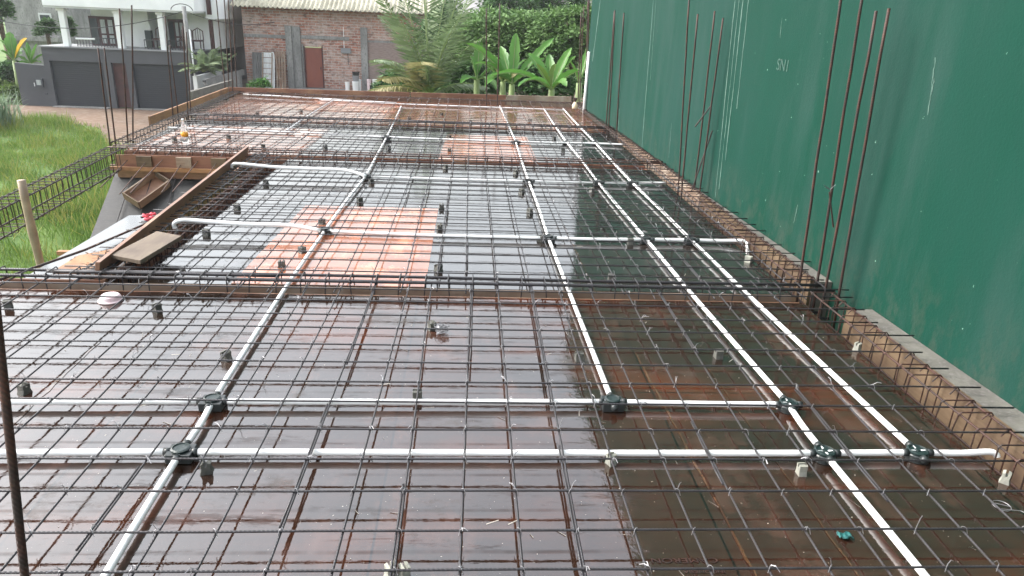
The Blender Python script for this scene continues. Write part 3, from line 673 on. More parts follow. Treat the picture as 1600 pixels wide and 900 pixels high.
# raised conduits coming out of the left cage and dropping down
def raised(P, label):
    pipe(smoothpts([py(u, v, y) for u, v, y in P], 5), label, r=.0165)
A1 = py(500,358,5.5)
raised([(276,362,5.52),(272,350,5.52),(284,344,5.52),(310,345,5.52),(380,350,5.50),(450,352,5.49),(500,360,5.47)], 'raised white conduit leaving the dense left cage and reaching the orange panel')
raised([(362,262,7.62),(364,257,7.62),(376,256,7.62),(430,261,7.6),(500,264,7.58),(540,266,7.56),(572,275,7.5)], 'raised white conduit leaving the left cage before the second beam')
tag(MB().tube([(wallx(13.7)-.05,13.72,-.15),(wallx(13.7)-.03,13.78,.5),(wallx(13.7)-.02,13.8,1.05)], .028, 12).build('upright_pipe', M_pvc, smooth=True), 'upright white pipe leaning against the far end of the green wall', 'pipe')

# =================================================================== SPACERS
spx = [(12,474,'d','by the left picture edge, on the first row behind'),(37,606,'d','left of all conduits, level with the second cross conduit'),(245,480,'d','right of the white foam bowl'),(353,555,'d','left of the left conduit in the nearest bay'),
 (322,728,'d','just right of the front left junction box'),(610,886,'l','at the bottom of the picture, left of a pair'),(632,886,'l','at the bottom of the picture, right of a pair'),(652,616,'d','on the second cross conduit between the left boxes'),
 (675,508,'d','beside the tangle of wire'),(905,556,'d','left of the second conduit in the nearest bay'),(955,716,'l','on the front cross conduit below the second conduit end'),(1123,552,'d','left of the third conduit in the nearest bay'),
 (1253,732,'l','left of the front third junction box'),(1340,541,'l','at the right edge of the nearest bay by the edge cage'),(1572,745,'l','at the right picture edge below the conduit end'),
 (687,354,'d','right of the large orange panel, level with its middle'),(685,418,'d','right of the large orange panel at its near end'),(690,322,'d','right of the large orange panel at its far end'),(472,390,'d','on the large orange panel near the left conduit'),(503,346,'d','on the large orange panel beside the left conduit box'),
 (562,312,'d','on the far edge of the large orange panel'),(580,282,'d','beside the box before the second beam'),(415,284,'d','between the two raised conduits'),(322,362,'d','under the nearer raised conduit'),(370,322,'d','left of the large orange panel'),(440,412,'d','at the near left of the large orange panel'),
 (806,268,'d','left of the second conduit, nearest the second beam'),(815,298,'d','left of the second conduit, before the second beam'),(828,329,'d','left of the second conduit in the mid bay'),(845,372,'d','under the second conduit box behind the nearest beam'),
 (985,376,'d','left of the third conduit box behind the nearest beam'),(925,296,'d','right of the second conduit before the second beam'),(1170,404,'l','by the edge cage behind the nearest beam'),(955,432,'d','left of the third conduit by the nearest beam'),
 (696,260,'d','right of the left conduit, before the second beam'),(411,228,'d','in the third bay behind the stair head'),(508,229,'d','in the third bay left of the left conduit'),(607,230,'d','in the third bay by the left conduit'),(702,213,'d','at the far side of the second orange panel'),
 (702,234,'d','at the near side of the second orange panel'),(866,215,'d','between second and third conduits in the third bay'),(880,234,'d','left of the third conduit in the third bay'),(357,214,'d','right of the bottle on the left orange panel'),(272,217,'d','left of the bottle'),
 (402,177,'d','in the farthest bay at left'),(470,172,'d','in the farthest bay left of centre'),(640,185,'d','in the farthest bay by the left conduit'),(690,178,'d','in the farthest bay at centre'),(828,188,'d','in the farthest bay right of the second conduit'),(735,190,'d','in the farthest bay right of centre')]
for k, (u, v, kd, wh) in enumerate(spx):
    q = pz(u, v, -.035); a = random.uniform(0,3.1); s_ = 1 if kd == 'd' else .8
    if kd == 'l' and u in (610, 632): q = pz(u, v, -.02)
    mb = MB(); R_ = Matrix.Rotation(a, 4, 'Z')
    zt = -.012
    r_ = .021*s_ if v > 420 else .024
    prof = [(-1,DZ),( -.72,DZ+.02),(-.8,zt-.004),(-.28,zt),(-.22,zt-.016),(.22,zt-.016),(.28,zt),(.8,zt-.004),(.72,DZ+.02),(1,DZ)]
    vs = []
    for yy in (-1, -.9, .9, 1):
        sc_ = .9 if abs(yy) == 1 else 1
        for px_, z_ in prof: vs.append(Vector((q.x,q.y,0)) + R_ @ Vector((px_*r_*1.15*sc_, yy*r_, 0)) + Vector((0,0,z_)))
    n = len(prof); fs = [(j*n+i, j*n+(i+1)%n, (j+1)*n+(i+1)%n, (j+1)*n+i) for j in range(3) for i in range(n)]+[tuple(range(n-1,-1,-1)), tuple(3*n+i for i in range(n))]
    mb.add(vs, fs)
    tag(mb.build('spacer_block', M_spacer if kd == 'l' else M_spacerd), ('pale' if kd == 'l' else 'dark wet')+' mortar spacer block '+wh, 'spacer block', 'mortar spacers under the bars')

# =================================================================== SMALL THINGS ON THE DECK
tw = MB(); c = pz(690,514,-.035)
for k in range(14):
    a = random.uniform(0,6.28); pts = [c+Vector((math.cos(a+j*1.1)*random.uniform(.01,.045), math.sin(a+j*1.1)*random.uniform(.01,.04), random.uniform(-.02,.025))) for j in range(6)]
    tw.tube(smoothpts(pts,3), .0015, 4)
tag(tw.build('wire_tangle', M_wire), 'tangle of loose tie wire on the wet deck near the centre', 'wire')
tw = MB(); c = pz(1565,790,DZ+.004)
tw.tube([c+Vector((math.cos(a)*.032, math.sin(a)*.032, 0)) for a in np.linspace(0,6.28,22)], .0014, 4); tw.tube([c+Vector((-.03,-.02,.002)), c+Vector((.05,-.035,.003)), c+Vector((.09,-.09,.003))], .0014, 4); tw.tube([c+Vector((-.02,.01,.004)), c+Vector((.025,-.01,.004))], .0014, 4)
tag(tw.build('wire_loop', M_wire), 'round loop of loose wire lying at the right picture edge', 'wire')
bl = pz(172,462,-.03)
tag(MB().lathe((bl.x,bl.y,DZ+.002), [(.07,0),(.071,.005),(.062,.010),(.055,.03),(.046,.038),(.001,.037)], 24).build('foam_bowl', M_foam), 'upturned white foam bowl on the deck before the nearest beam', 'bowl')
sc_ = pz(1320,838,-.055); b_ = MB()
vs = []; nu, nv = 9, 5
for i in range(nu):
    for j in range(nv):
        vs.append(sc_+Vector(((i/(nu-1)-.5)*.052, (j/(nv-1)-.5)*.03+.006*math.sin(i*1.3), .006+.007*math.sin(i*2.2+j*1.5)*math.cos(j*1.9))))
b_.add(vs, [(i*nv+j, (i+1)*nv+j, (i+1)*nv+j+1, i*nv+j+1) for i in range(nu-1) for j in range(nv-1)])
o = b_.build('plastic_scrap', M_teal, smooth=True); md = o.modifiers.new('s','SOLIDIFY'); md.thickness = .003
tag(o, 'crumpled teal plastic scrap on the dark deck at lower right', 'plastic scrap')
# splinters and wire offcuts sprinkled over the near deck
M_bit = simple('pale splinter', (.5,.46,.40), None, 1, .8)
dbr = MB()
for k in range(420):
    y = random.uniform(1.1, 8.3)**1; x = random.uniform(-2.4, 2.15) if y < 4 or y > 4.4 else 99
    if x > 90: continue
    a = random.uniform(0,3.14); l = random.choice((.002,.003,.004,.012,.025)); p = Vector((x,y,DZ+.0015)); dd = Vector((math.cos(a),math.sin(a),0))*l; ss = Vector((-math.sin(a),math.cos(a),0))*.0014
    dbr.add([p-dd-ss,p+dd-ss,p+dd+ss+Vector((0,0,.002)),p-dd+ss+Vector((0,0,.001))],[(0,1,2,3)])
tag(dbr.build('debris', M_bit), 'pale splinters and wire offcuts scattered on the wet deck', 'debris', kind='stuff')
# tape over the panel joints
def tape(xa, ya, xb, yb, wd, label):
    mb = MB(); n = int(abs(yb-ya)/.06)+1; L0 = []
    for i in range(n+1):
        t = i/n; x = xa+(xb-xa)*t+random.uniform(-.004,.004); y = ya+(yb-ya)*t; w_ = wd*random.uniform(.25,.7); L0 += [(x-w_,y,DZ+.0025),(x+w_,y,DZ+.0025)]
    mb.add(L0, [(2*i,2*i+1,2*i+3,2*i+2) for i in range(n)]); tag(mb.build('joint_tape', M_tape), label, 'tape', 'torn tape strips over the panel joints')
M_tape = ply_mat('torn brown tape', (.09,.045,.022), (.025,.014,.01), (.13,.075,.04), seam=False)
tape(-1.93,3.55,-1.88,1.9,.012, 'torn orange tape strip on a deck joint left of the left conduit')
tape(.93,3.5,.99,1.2,.010, 'torn tape strip on a deck joint right of the second conduit')
tape(1.28,3.4,1.34,1.2,.006, 'thin tape strip on a deck joint beside the third conduit')
tape(.86,4.4,.84,6.0,.008, 'torn tape strip on a joint in the middle bay right of the second conduit')
M_stamp = simple('black stamp ink', (.008,.006,.006), (.05,.018,.012), 60, .5)
q = pz(1068,872,DZ+.003)
t_ = text_mesh('CAMERON', .032, 'stamp_mark', M_stamp, Matrix.Translation((q.x,q.y,q.z)) @ Matrix.Rotation(R(180),4,'Z') @ Matrix.Scale(1.5,4,(1,0,0)), None)
tag(t_, 'black stamped lettering upside down on the plywood at the bottom', 'stamp')
q = pz(1100,891,DZ+.003)
t_ = text_mesh('INDONESIA', .018, 'stamp_mark', M_stamp, Matrix.Translation((q.x,q.y,q.z)) @ Matrix.Rotation(R(180),4,'Z') @ Matrix.Scale(1.5,4,(1,0,0)), None)
tag(t_, 'second smaller line of black stamped lettering at the very bottom', 'stamp')
# bottles
M_clear = simple('clear plastic', (.85,.88,.9), None, 1, .08); nb = M_clear.node_tree.nodes['Principled BSDF']; nb.inputs['Transmission Weight'].default_value = .85; nb.inputs['IOR'].default_value = 1.2
M_liq = simple('orange drink', (.80,.36,.03), (.7,.28,.02), 12, .3)
bb = pz(290,224,-.0)
t = empty('plastic_bottle', (bb.x,bb.y,-.0), 'clear plastic bottle with orange label standing on the left of the third bay', 'bottle')
MB().lathe((bb.x,bb.y,.01), [(.030,0),(.040,.01),(.041,.07),(.041,.16),(.034,.19),(.016,.24),(.014,.265)], 20).build('bottle_body', M_clear, t, smooth=True)
MB().lathe((bb.x,bb.y,.085), [(.0418,0),(.0418,.055)], 20).build('bottle_label', M_liq, t, smooth=True)
MB().lathe((bb.x,bb.y,.276), [(.016,0),(.016,.02),(.001,.021)], 16).build('bottle_cap', M_pvc, t, smooth=True)
bb = pz(898,170,0)
t = empty('jug', (bb.x,bb.y,0), 'small cream jug with a rusty cap near the far right corner', 'jug')
M_cream = simple('cream plastic', (.72,.60,.42), (.6,.5,.35), 9, .4)
MB().lathe((bb.x,bb.y,0), [(.045,0),(.055,.02),(.055,.07),(.03,.11),(.02,.13)], 16).build('jug_body', M_cream, t, smooth=True)
MB().lathe((bb.x,bb.y,.13), [(.02,0),(.028,.03),(.04,.07),(.03,.075)], 12).build('jug_cap', M_rust, t)

# =================================================================== WHITE AND GREY HOUSE
K = 35/31.
def hp(u, v): p = py(u, v, 35.); return p.x, p.z
HY = 35.
# coordinates on the facade plane Y = 35
def sc(x31): return x31*K
def sz(z31): return CH+(z31-CH)*K
hx0, hx1 = sc(-17.05), sc(-11.15)
z_par, z_gt, z_g = sz(-.33), sz(-.84), GZ
house = empty('white_house', ((hx0+hx1)/2, HY+4, GZ), 'white two storey house with grey garage front and columned balcony', 'house')
wl = MB()
wl.box((hx0,HY,z_gt),(hx1,HY+.3,z_par))                            # lintel band
for a, b_ in ((hx0,sc(-16.83)),(sc(-14.76),sc(-14.44)),(sc(-13.87),sc(-13.62)),(sc(-11.43),hx1)): wl.box((a,HY,GZ),(b_,HY+.3,z_gt-.001))
wl.box((hx0,HY+.31,GZ),(hx0+.2,HY+9,z_par-.002)); wl.box((hx1-.2,HY+.31,GZ),(hx1,HY+9,z_par-.002))
wl.build('garage_front', M_grey, house)
MB().box((hx0-.06,HY-.08,z_par+.002),(hx1+.05,HY+2.2,z_par+.06)).build('balcony_slab', M_greyl, house)
for a, b_ in ((-16.83,-14.76),(-13.62,-11.43)):
    MB().box((sc(a)+.003,HY+.12,GZ+.05),(sc(b_)-.003,HY+.17,z_gt-.003)).build('garage_door', M_shut, house)
MB().box((sc(-14.44)+.003,HY+.14,GZ+.05),(sc(-13.87)-.003,HY+.2,z_gt-.003)).build('front_door', M_mahog, house)
for a, b_ in ((-16.9,-14.7),(-13.7,-11.4)): MB().box((sc(a),HY-.25,GZ+.013),(sc(b_),HY+.1,GZ+.05)).build('sill', M_conc, house)
by = HY+1.9; zc = sz(1.16)
up = MB(); up.box((sc(-15.72),by,z_par+.06),(sc(-13.8),by+.25,zc)); up.box((sc(-13.75),by+.6,z_par+.06),(sc(-12.3),by+.85,zc)); up.box((sc(-13.8),by-.35,z_par+.06),(sc(-13.32),by+.849,zc-.002)); up.box((sc(-12.299),by+.1,z_par+.06),(sc(-10.75),by+.36,zc)); up.box((sc(-10.95),by+.361,z_par+.06),(sc(-10.75),by+7,zc))
up.box((sc(-15.72),by+.251,z_par+.06),(sc(-15.52),by+7,zc))
up.build('upper_wall', M_white, house)
M_ceil = M_white2
MB().box((sc(-16.6),HY-.15,zc+.002),(sc(-10.9),by+7,zc+.08)).build('ceiling', M_ceil, house)
MB().box((sc(-16.6),HY-.2,zc+.082),(sc(-10.85),by+7.1,zc+2.7)).build('upper_storey', M_white, house)
MB().box((sc(-10.849),HY+1.2,sz(.95)),(sc(-10.35),by+7,zc+2.7)).build('side_bay', M_white, house)
MB().box((sc(-10.78),HY+1.15,sz(1.12)),(sc(-10.6),HY+1.199,sz(1.9))).build('side_window', M_mahog, house)
for a in (-16.19,-14.08,-12.41):
    wd = .24*K if a > -16 else .22*K
    if a == -12.41: wd = .20*K
    x = sc(a)
    cmb = MB(); cmb.box((x,HY+.05,z_par+.06),(x+wd,HY+.05+wd,zc-.12)); cmb.box((x-.05,HY,zc-.118),(x+wd+.05,HY+.1+wd,zc))
    cmb.build('column', M_white, house, bevel=.015)
def french(xa, xb, y, za, zb):
    f = MB(); f.box((xa,y-.09,za),(xb,y-.03,zb)); d = f.build('balcony_door', M_mahog, house); wdt = (xb-xa)
    MB().box((xa+.04,y-.11,za+.05),(xa+wdt*.30,y-.092,zb-.1)).build('dark_pane', M_glass, d)
    for k in (.42, .70):
        MB().box((xa+wdt*k,y-.11,za+(zb-za)*.42),(xa+wdt*(k+.17),y-.092,zb-.14)).build('pane', M_curt, d); MB().box((xa+wdt*k,y-.11,za+.1),(xa+wdt*(k+.17),y-.092,za+(zb-za)*.36)).build('pane', M_curt, d)
french(sc(-15.13)*1.045, sc(-14.1)*1.045, by, z_par+.06, sz(.87)); french(sc(-12.17)*1.04, sc(-11.45)*1.045, by+.1, z_par+.06, sz(.87))
MB().box((sc(-12.42),by+.52,z_par+.06),(sc(-12.30),by+.60,sz(.87))).build('side_door', M_mahog, house)
MB().box((sc(-10.72),HY+1.0,z_par),(sc(-10.60),HY+1.19,sz(.92))).build('corner_shutter', M_mahog, house)
def railing(xa, xb, y, name='railing'):
    r_ = MB(); zt = sz(.08); r_.beam((xa,y,zt),(xb,y,zt),.04,.04); r_.beam((xa,y,z_par+.14),(xb,y,z_par+.14),.03,.03)
    n = max(2,int((xb-xa)/.13))
    for i in range(n+1): r_.beam((xa+(xb-xa)*i/n,y,z_par+.07),(xa+(xb-xa)*i/n,y,zt),.022,.022)
    r_.build(name, M_steelr, house)
railing(sc(-15.72), sc(-14.1), HY+.25); railing(sc(-13.1), sc(-12.45), HY+.25); railing(sc(-12.15), sc(-11.15), HY+.25)
MB().tube([(sc(-15.73),HY+.2,sz(.03)),(sc(-15.0),HY+.2,sz(.04))], .04, 8).build('handrail_roll', M_white, house)
# balcony chairs
def bchair(x, y, lab):
    t = empty('balcony_chair', (x,y,z_par+.06), lab, 'chair', 'mahogany chairs on the balcony'); z0 = z_par+.06
    s = MB(); s.box((x-.25,y-.22,z0+.40),(x+.25,y+.22,z0+.46)); s.build('seat', M_mahog, t)
    for dx in (-.22,.22):
        for dy in (-.19,.19): MB().beam((x+dx,y+dy,z0),(x+dx,y+dy,z0+.4),.04,.04).build('leg', M_mahog, t)
    MB().tube([(x-.24,y+.2,z0+.46),(x-.22,y+.24,z0+.85),(x,y+.26,z0+.98),(x+.22,y+.24,z0+.85),(x+.24,y+.2,z0+.46)], .025, 6).build('back_frame', M_mahog, t)
    for k in (-.1,0,.1): MB().beam((x+k,y+.22,z0+.46),(x+k,y+.25,z0+.93),.02,.02).build('back_slat', M_mahog, t)
bchair(sc(-12.75), HY+1.0, 'dark red chair on the balcony left of the right column'); bchair(sc(-11.7), HY+1.0, 'dark red chair on the balcony in front of the right balcony door'); bchair(sc(-11.2), HY+.8, 'dark red chair at the right end of the balcony')
t = empty('speaker_stand', (sc(-13.2),HY+1.0,z_par+.06), 'dark cabinet with a round handle on the balcony beside the middle pillar', 'cabinet')
MB().box((sc(-13.28),HY+.9,z_par+.06),(sc(-13.05),HY+1.15,z_par+.85)).build('cabinet', M_glass, t); MB().tube([(sc(-13.2)+.12*math.cos(a)+.02,HY+1,z_par+.95+.22*math.sin(a)) for a in np.linspace(0,6.28,14)], .02, 6).build('handle_ring', M_white, t)
# low side wall with the meter box
lw = empty('low_grey_wall', (sc(-17.7),HY,GZ), 'low grey boundary wall with meter box, left of the garages', 'wall')
MB().hexa([(sc(-18.2),HY+.02,GZ),(hx0-.003,HY+.02,GZ),(hx0-.003,HY+.25,GZ),(sc(-18.2),HY+.25,GZ)], [(sc(-18.2),HY+.02,sz(-.97)),(hx0-.003,HY+.02,sz(-1.04)),(hx0-.003,HY+.25,sz(-1.04)),(sc(-18.2),HY+.25,sz(-.97))]).build('wall', M_grey, lw)
mbx = MB().box((sc(-17.5),HY-.07,sz(-1.88)),(sc(-17.2),HY+.018,sz(-1.54))).build('meter_box', M_dkgrey, lw)
MB().box((sc(-17.44),HY-.085,sz(-1.80)),(sc(-17.26),HY-.071,sz(-1.60))).build('meter_window', M_curt, mbx)
MB().box((sc(-17.22),HY-.01,sz(-2.18)),(sc(-17.12),HY+.018,sz(-2.12))).build('wall_vent', M_dkgrey, lw)
MB().box((sc(-17.58),HY-.01,sz(-1.86)),(sc(-17.555),HY+.018,sz(-1.72))).build('conduit_stub', M_white, lw)

# utility pole and its cable
up_ = empty('utility_pole', (sc(-11.22),HY-1.2,GZ), 'slim concrete utility pole in front of the right garage end', 'utility pole')
ppx = py(302,140,HY-1.2).x
MB().tube([(ppx,HY-1.2,GZ),(ppx,HY-1.2,sz(-.9))], [.13,.12], 12).build('pole_base', M_steelr, up_, smooth=True)
MB().tube([(ppx,HY-1.2,sz(-.9)),(ppx,HY-1.2,sz(1.42))], [.11,.085], 12).build('pole_shaft', M_conc, up_, smooth=True)
MB().tube([(ppx+.42*math.cos(a)*1.1-.1,HY-1.2,sz(1.25)+.28*math.sin(a)) for a in np.linspace(.1,3.04,12)], .018, 6).build('bracket_ring', M_steelr, up_)
MB().tube([(ppx+.14,HY-1.22,GZ),(ppx+.13,HY-1.22,sz(.6))], .035, 8).build('riser_pipe', M_pvc, up_, smooth=True)
cb = MB(); pa = Vector((ppx,HY-1.2,sz(1.25))); pb = Vector((sc(-19.5),HY-1.2,sz(1.0)))
cb.tube([pa.lerp(pb,t)+Vector((0,0,-4*.75*t*(1-t))) for t in np.linspace(0,1,20)], .016, 5)
pc = Vector((sc(-8.5),HY+3,sz(.9))); cb.tube([pa.lerp(pc,t)+Vector((0,0,-4*.3*t*(1-t))) for t in np.linspace(0,1,10)], .014, 5)
tag(cb.build('overhead_cable', M_steelr), 'thin dark cable sagging from the pole across the white house', 'cable')

# concrete building at far left
HB = 44.
fl = empty('concrete_building', (py(20,60,HB).x,HB,GZ), 'bare grey concrete building with one small window, far left', 'building')
xa, xb = py(12,60,HB).x, py(95,60,HB).x
MB().box((xa,HB,GZ),(xb,HB+6,4.6)).build('wall', M_conc, fl)
wn = py(60,20,HB); wn2 = py(84,45,HB)
wf = MB().box((wn.x,HB-.06,wn2.z),(wn2.x,HB-.002,wn.z)).build('window', M_white2, fl)
MB().box((wn.x+.08,HB-.075,wn2.z+.1),(wn2.x-.08,HB-.062,wn.z-.1)).build('pane', M_glass, wf)
MB().box((xa,HB-.25,py(40,56,HB).z-.25),(xb,HB-.003,py(40,56,HB).z)).build('ledge', M_conc, fl)
# dark grey neighbour behind the white house
dk = empty('charcoal_building', (py(335,40,42).x,42,GZ), 'dark charcoal building side between the white house and the trees', 'building')
MB().box((py(318,40,42).x,42,GZ),(py(347,40,42).x,48,5)).build('wall', M_dkgrey, dk)
MB().box((py(318,30,42).x,41.6,py(330,23,42).z),(py(345,30,42).x,41.998,py(330,16,42).z)).build('canopy', M_conc, dk)
# courtyard walls and slab between the houses
cw = empty('white_yard_wall', (-9.5,36,GZ), 'low white yard wall stepping back towards the brick house', 'wall')
a = py(305,118,33.5); b_ = py(320,116,34.5); c_ = py(385,100,44)
for (p, q, zt) in ((Vector((py(304,120,33.5).x,33.5,0)), Vector((py(385,102,46).x,46,0)), -.95),):
    d = (q-p).normalized(); s_ = Vector((-d.y,d.x,0))*.08
    MB().hexa([p-s_+Vector((0,0,GZ)),q-s_+Vector((0,0,GZ)),q+s_+Vector((0,0,GZ)),p+s_+Vector((0,0,GZ))],[p-s_+Vector((0,0,py(305,119,33.5).z)),q-s_+Vector((0,0,py(385,100,46).z)),q+s_+Vector((0,0,py(385,100,46).z)),p+s_+Vector((0,0,py(305,119,33.5).z))]).build('wall', M_white, cw)
ys_ = empty('low_concrete_roof', (-9,30,GZ), 'low flat concrete roof with dark edge behind the far left slab corner', 'flat roof')
zr = py(330,124,32).z
MB().box((py(318,124,32).x,32,zr-.25),(py(381,124,37.3).x,37.5,zr-.002)).build('roof_slab', M_conc, ys_); MB().box((py(322,130,32.1).x,32.2,GZ),(py(381,124,37.3).x,37,zr-.252)).build('wall', M_conc, ys_)
MB().box((py(318,124,32).x-.02,31.9,zr-.12),(py(381,124,37.3).x,31.998,zr-.04)).build('gutter', M_steelr, ys_)
zr2 = py(330,144,27).z
MB().box((py(300,144,27).x,27,GZ),(py(352,144,31).x,31.8,zr2)).build('lower_slab', M_cement, ys_)

# =================================================================== BRICK HOUSE
BY = 38.; KB = 38/30.
def bxx(x30): return x30*KB
def bzz(z30): return CH+(z30-CH)*KB
bx0, bx1 = bxx(-8.80), bxx(-1.2); bg_ = bzz(-1.5); 
YARD = tag(MB().box((bx0-3,35.6,GZ),(12,60,bg_)).build('yard', M_dirt), kind='structure')
bh = empty('brick_house', ((bx0+bx1)/2, BY+3, bg_), 'rough red brick house with cream corrugated roof', 'house')
dx0, dx1, dz1 = bxx(-6.51), bxx(-5.82), bzz(.12)
wb = MB(); wb.box((bx0,BY,bg_),(dx0,BY+.2,bzz(1.5))); wb.box((dx1,BY,bg_),(bx1,BY+.2,bzz(1.5))); wb.box((dx0,BY,dz1),(dx1,BY+.2,bzz(1.5))); wb.box((bx0,BY+.201,bg_),(bx0+.2,BY+7,bzz(1.5))); wb.box((bx1-.2,BY+.201,bg_),(bx1,BY+7,bzz(1.5)))
wb.build('wall', M_brick, bh)
dd = MB().box((dx0+.02,BY+.06,bg_+.1),(dx1-.02,BY+.11,dz1-.03)).build('door', M_door, bh)
MB().box((dx1-.14,BY+.03,bg_+1.0),(dx1-.10,BY+.058,bg_+1.1)).build('door_handle', M_steelr, dd)
for f_ in ((dx0-.03,dx0+.018),(dx1-.018,dx1+.03)): MB().box((f_[0],BY-.03,bg_+.1),(f_[1],BY+.12,dz1+.05)).build('door_frame', M_mahog, bh)
MB().box((bxx(-6.61),BY-.02,bg_+.02),(dx0-.035,BY-.002,dz1+.1)).build('grey_surround', M_conc, bh)
MB().box((bxx(-6.75),BY-.4,bg_),(bxx(-4.9),BY-.002,bg_+.09)).build('door_step', M_conc, bh)
for a, b_, top in ((-7.19,-6.95,.88),(-6.84,-6.62,.86),(-4.3,-4.04,.92)):
    MB().box((bxx(a),BY-.12,bg_),(bxx(b_),BY-.003,bzz(top))).build('concrete_post', M_conc, bh)
MB().box((bxx(-6.949),BY-.04,bg_),(bxx(-6.841),BY-.0035,bzz(.86))).build('post_infill', M_conc, bh)
MB().box((bx0,BY-.03,bzz(.40)),(bxx(-7.2),BY-.003,bzz(.52))).build('lintel', M_conc, bh)
MB().box((bxx(-6.6),BY-.05,bzz(.42)),(bxx(-4.75),BY-.003,bzz(.55))).build('lintel', M_conc, bh); MB().box((bxx(-4.03),BY-.03,bzz(.38)),(bx1,BY-.003,bzz(.46))).build('lintel', M_conc, bh)
# lighter mortar washed field right of the right post
M_bricks2 = simple('mortar washed brick', (.30,.24,.22), (.22,.165,.15), 5, .9, world=True, stretch=(1,1,6), bmp=.4)
MB().box((bxx(-4.03),BY-.018,bg_),(bx1-.05,BY-.003,bzz(.379))).build('washed_wall', M_bricks2, bh)
mt = MB().box((bxx(-5.08),BY-.1,bzz(-.06)),(bxx(-4.7),BY-.003,bzz(.13))).build('meter_box', M_greyl, bh)
MB().box((bxx(-4.97),BY-.02,bzz(.13)),(bxx(-4.95),BY-.003,bzz(.9))).build('cable_pipe', M_pvc, bh); MB().box((bxx(-4.83),BY-.02,bzz(-.5)),(bxx(-4.81),BY-.003,bzz(-.06))).build('cable_pipe', M_steelr, bh)
# corrugated roof
rf = MB(); nx = 46*6; rx0, rx1 = bxx(-9.05), bxx(-1.15); ze, zr_ = bzz(1.53), bzz(1.53)+2.0; ye, yr = BY-.7, BY+3.6
vs = []
for j in range(2):
    for i in range(nx+1):
        x = rx0+(rx1-rx0)*i/nx; z = (ze, zr_)[j]+.045*math.sin(i/nx*46*2*math.pi); vs.append((x,(ye,yr)[j],z))
rf.add(vs, [(i,i+1,nx+2+i,nx+1+i) for i in range(nx)]); o = rf.build('roof', M_roof, bh, smooth=True); md = o.modifiers.new('s','SOLIDIFY'); md.thickness = .03
MB().hexa([(rx0,yr,zr_-.05),(rx1,yr,zr_-.05),(rx1,BY+8,ze),(rx0,BY+8,ze)],[(rx0,yr,zr_),(rx1,yr,zr_),(rx1,BY+8,ze+.05),(rx0,BY+8,ze+.05)]).build('rear_roof', M_roof, bh)
# things leaning at the brick wall
def lean(name, x0, x1, h, mat, label, off=.5, rib=0):
    mb = MB(); n = max(2, rib*6 or 2); vs = []
    for j in range(2):
        for i in range(n+1):
            x = x0+(x1-x0)*i/n; vs.append((x,(BY-off,BY-.16)[j]+(.03*math.sin(i/n*rib*6.28) if rib else 0),(bg_,bg_+h)[j]))
    mb.add(vs, [(i,i+1,n+2+i,n+1+i) for i in range(n)]); o = mb.build(name, mat); md = o.modifiers.new('s','SOLIDIFY'); md.thickness = .03
    return tag(o, label, 'sheet')
lean('leaning_sheet', bxx(-8.48), bxx(-8.12), bzz(-.15)-bg_, M_conc, 'dull grey corrugated sheet leaning at the left end of the brick wall', rib=4)
lean('leaning_sheet', bxx(-8.10), bxx(-7.62), bzz(-.12)-bg_, M_white, 'bright white corrugated sheet leaning on the brick wall', off=.7, rib=5)
lad = MB(); 
for x in (-8.05,-7.7): lad.beam((bxx(x),BY-.9,bg_),(bxx(x),BY-.3,bzz(-.15)),.05,.05)
for k in range(7): z = bg_+.25+k*.25; lad.beam((bxx(-8.05),BY-.9+.08*k,z),(bxx(-7.7),BY-.9+.08*k,z),.04,.03)
tag(lad.build('ladder', M_wstain), 'thin ladder leaning over the white corrugated sheet', 'ladder')
tag(MB().beam((bxx(-7.38),BY-.5,bg_),(bxx(-7.62),BY-.15,bzz(-.1)),.12,.04).build('leaning_board', M_wbrown), 'dark board leaning right of the white sheet', 'board')
rk = MB()
for k in range(4): rk.beam((bxx(-7.55+.1*k),BY-.5,bg_),(bxx(-7.55+.1*k),BY-.2,bzz(-.05)),.08,.04)
for z in (-.25,-.7,-1.1): rk.beam((bxx(-7.58),BY-.42,bzz(z)),(bxx(-7.22),BY-.42,bzz(z)),.05,.05)
tag(rk.build('timber_rack', M_wstain), 'slatted timber rack leaning left of the twin concrete posts', 'rack')
def tub(u, v0, v1, wpx, mat, label, nm='bucket'):
    y = BY-.8; p = py(u, v1, y); q = py(u, v0, y); r_ = wpx/2/FPX*y; h = q.z-bg_ if v1 >= 138 else q.z-p.z; zb_ = bg_ if v1 >= 138 else p.z
    o = MB().lathe((p.x,y,zb_), [(r_*.85,0),(r_,h*.9),(r_*1.05,h*.9),(r_*1.05,h),(r_*.9,h)], 14).build(nm, mat, smooth=False); tag(o, label, 'container', 'containers by the brick house door')
tub(543,128,141,7,M_pvc,'small white bucket left of the stacked containers'); tub(556,127,141,10,M_white,'white tub at the bottom of the stack by the right post'); tub(556,118,127,10,M_greyl,'grey tub in the middle of the stack by the right post'); tub(556,112,118,11,M_black,'dark basin on top of the stack by the right post')
tub(563,124,141,4,M_white2,'narrow pale container between the stack and the right post'); tub(577,124,141,6,M_foam,'pinkish white container right of the right post'); tub(587,124,141,9,M_white,'white container further right of the right post'); tub(581,133,143,7,M_black,'black pot in front of the white containers'); tub(592,130,143,7,M_dkgrey,'dark blue grey pot at the palm edge')

